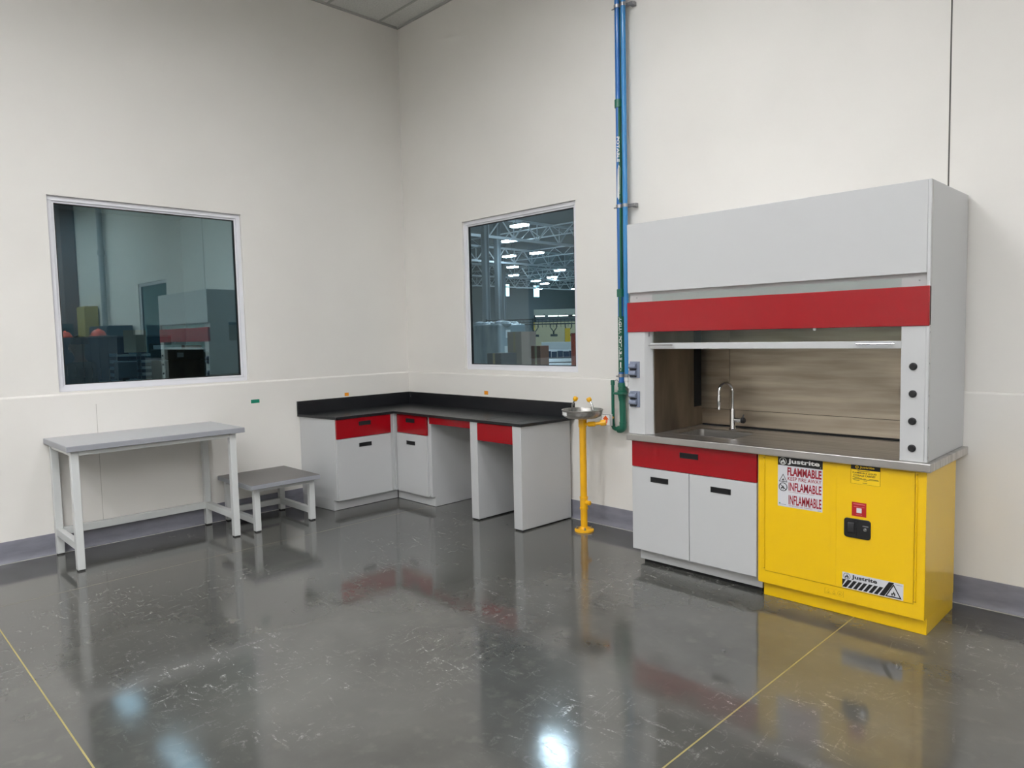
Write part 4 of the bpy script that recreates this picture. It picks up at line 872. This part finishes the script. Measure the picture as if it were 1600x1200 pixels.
# things on the hall floor
m_wrap = grain(M('stretch_wrap', (132, 152, 160), 0.22, coat=0.5), (176, 190, 196), (3, 3, 0.8), lo=0.42, hi=0.6, bump=0.5)
t = thing('wrapped_pallet', 'tall pallet load in crumpled stretch wrap, left in the factory window', 'pallet load', (-6.6, 7.6, 0))
for k in range(3): box('pallet_runner', m_card, t, -7.1+0.45*k, 7.2, 0, -7.0+0.45*k, 8.2, 0.10)
box('pallet_deck', m_card, t, -7.12, 7.2, 0.10, -6.08, 8.2, 0.14)
lm = bmesh.new(); bmesh.ops.create_grid(lm, x_segments=2, y_segments=2, size=0.1); lm.clear()
wp = MB().box(-7.10, 7.22, 0.14, -6.10, 8.18, 1.90).build('load', m_wrap, t, bevel=0.06, seg=3)
tops = MB()
for k in range(10): a = random.random(); tops.dome((-7.05+0.1*k, 7.35+0.75*random.random(), 1.89), 0.09+0.06*random.random(), (1.4, 1.2, 0.7), 10, 6)
tops.build('wrap_bunch', m_wrap, t)
for (y, z) in ((7.45, 1.55), (7.40, 1.15)): box('paper_label', m_paper, t, -6.099, y, z, -6.094, y+0.16, z+0.2)
def carton(label, x0, y0, x1, y1, z0, z1, col):
    t = thing('carton', label, 'carton', ((x0+x1)/2, (y0+y1)/2, z0)); box('body', M('carton_board', col, 0.8), t, x0, y0, z0, x1, y1, z1, 0.004)
    box('packing_tape', M('packing_tape', (176, 150, 110), 0.4), t, (x0+x1)/2-0.03, y0-0.001, z0+0.01, (x0+x1)/2+0.03, y1+0.001, z1+0.0012); return t
carton('tall pale brown carton next to the wrapped pallet in the factory window', -5.02, 6.45, -4.58, 6.92, 0, 1.69, (170, 146, 132))
carton('short dark grey carton in front of the wrapped pallet', -3.10, 4.05, -2.74, 4.45, 0, 1.30, (66, 66, 76))
carton('reddish brown carton in the middle of the factory window', -3.95, 6.10, -3.68, 6.36, 0, 1.38, (140, 88, 66))
# assembly line: rail with hanging tools, cream boards, table, bins
m_rail = M('line_frame_dark', (34, 40, 44), 0.5); m_cream = M('cream_board', (214, 200, 160), 0.7); m_bin = M('bin_navy', (28, 46, 84), 0.45)
ux, uy = 0.7071, 0.7071
P0 = Vector((-12.75, 12.95, 0)); P1 = Vector((-10.35, 15.35, 0))
t = thing('line_frame', 'long dark overhead frame with wire mesh above the assembly line', 'frame', (-11.5, 14.1, 0))
m = MB()
for z in (2.16, 1.98): m.tube([P0+Vector((0, 0, z)), P1+Vector((0, 0, z))], 0.022, 8)
m.tube([P0+Vector((0, 0, 2.06)), P1+Vector((0, 0, 2.06))], 0.010, 6); m.build('rail', m_rail, t)
for k in range(3): p = P0.lerp(P1, k/2); MB().tube([p, p+Vector((0, 0, 2.2))], 0.03, 8).build('post', m_rail, t)
m = MB()
for k in range(26): p = P0.lerp(P1, k/25); m.tube([p+Vector((0, 0, 1.86)), p+Vector((0, 0, 2.14))], 0.008, 5)
m.build('mesh_wires', m_rail, t)
for k, (f, lab) in enumerate(((0.36, 'hanging air tool at the far left of the assembly line frame'), (0.52, 'hanging air tool left of the middle of the assembly line frame'), (0.72, 'hanging air tool over the cream board of the assembly line'), (0.88, 'hanging air tool at the right end of the assembly line frame'))):
    p = P0.lerp(P1, f)+Vector((0.06, -0.06, 0)); t = thing('hanging_tool', lab, 'tool', (p.x, p.y, 1.5))
    for sg in (-1, 1):
        d = Vector((ux, uy, 0))*sg
        MB().tube([p+d*0.10+Vector((0, 0, 2.0)), p+d*0.11+Vector((0, 0, 1.84)), p+d*0.03+Vector((0, 0, 1.74)), p+Vector((0, 0, 1.66))], 0.016, 8).build('hose', m_rail, t)
    MB().tube([p+Vector((0, 0, 1.68)), p+Vector((0, 0, 1.58))], 0.03, 10).tube([p-Vector((ux, uy, 0))*0.12+Vector((0, 0, 1.57)), p+Vector((ux, uy, 0))*0.14+Vector((0, 0, 1.56))], 0.045, 10).build('tool_body', m_dark, t)
def rot_box(name, m, parent, c, half, h, deg=45.0, label=None):
    o = MB().box(-half[0], -half[1], 0, half[0], half[1], h).build(name, m, None, origin=(0, 0, 0), bevel=0.003)
    o.rotation_euler = (0, 0, math.radians(deg)); o.location = c
    if parent is not None: o.parent = parent; o.location = Vector(c)-world_loc(parent)
    return o
t = thing('work_board', 'cream back board of the assembly line behind the hanging tools', 'board', (-12.3, 16.3, 0)); rot_box('board', m_cream, t, (-12.3, 16.25, 1.14), (0.86, 0.03), 0.95); 
for dd in (-0.8, 0.8): rot_box('leg', m_rail, t, (-12.3+dd*ux, 16.25+dd*uy, 0), (0.03, 0.03), 1.14)
rot_box('edge_trim', m_inky, t, (-12.3-0.87*ux, 16.25-0.87*uy, 1.0), (0.025, 0.04), 1.1)
t = thing('assembly_table', 'white assembly table below the hanging tools', 'table', (-9.5, 13.3, 0)); rot_box('tabletop', m_white_p, t, (-9.5, 13.3, 1.10), (0.62, 0.20), 0.24)
for dd in (-0.55, 0.55): rot_box('leg', m_rail, t, (-9.5+dd*ux, 13.3+dd*uy, 0), (0.03, 0.03), 1.10)
t = thing('bin_rack', 'low rack holding the navy parts bins in the factory window', 'rack', (-8.1, 11.85, 0)); rot_box('shelf', m_rail, t, (-8.1, 11.85, 0.86), (0.62, 0.15), 0.03); rot_box('shelf', m_rail, t, (-8.1, 11.85, 0.72), (0.62, 0.15), 0.03)
for dd in (-0.58, 0.58): rot_box('upright', m_rail, t, (-8.1+dd*ux, 11.85+dd*uy, 0), (0.02, 0.02), 0.86)
for k in range(6):
    f = -0.46+0.185*k; c = (-8.1+f*ux, 11.85+f*uy, 0.89)
    b_ = rot_box('parts_bin', m_bin, None, c, (0.082, 0.13), 0.20-0.02*(k % 2)); tag(b_, 'navy parts bin in the row on the low rack behind the factory window', 'bin', 'navy parts bins on the rack')
t = thing('drum', 'orange-red drum at the right edge of the factory window', 'drum', (-6.50, 10.62, 0))
MB().lathe((-6.45, 10.62, 0), [(1e-4, 0), (0.2, 0), (0.2, 0.5), (0.21, 0.52), (0.2, 0.54), (0.2, 1.05), (0.21, 1.07), (0.2, 1.09), (0.2, 1.58), (0.19, 1.6), (1e-4, 1.6)], 24).build('drum_shell', M('drum_red', (206, 62, 30), 0.4), t)
MB().lathe((-6.45, 10.62, 1.6), [(0.19, 0), (0.205, 0.0), (0.205, 0.03), (1e-4, 0.03)], 24).build('drum_lid', M('drum_lid_red', (170, 50, 26), 0.4), t)
tag(rot_box('yellow_machine_guard', m_yellow, None, (-9.35, 13.52, 1.34), (0.09, 0.09), 0.46), 'small yellow guard box standing on the assembly table', 'guard')
t = thing('light_shelf', 'cream mezzanine beam with a row of work lights under it', 'beam', (-14.6, 18.9, 2.4)); rot_box('beam', M('beam_cream', (150, 152, 140), 0.7), t, (-14.7, 19.7, 2.46), (1.5, 0.1), 0.26)
for dd in (-1.45, 1.45): rot_box('post', m_rail, t, (-14.7+dd*ux, 19.7+dd*uy, 0), (0.05, 0.05), 2.46)
m_work = M('work_light', (255, 250, 235), 0.5, emit=(255, 248, 225), estr=6.0)
for f in (-0.75, -0.2, 0.25, 0.85): rot_box('tube_light', m_work, t, (-13.85+f*ux, 18.1+f*uy, 2.36), (0.20, 0.04), 0.04)
for f in (-0.9, 0.0, 1.0): rot_box('light_bracket', m_rail, t, (-14.2+f*ux-0.0, 18.9+f*uy, 2.42), (0.02, 1.2), 0.03)
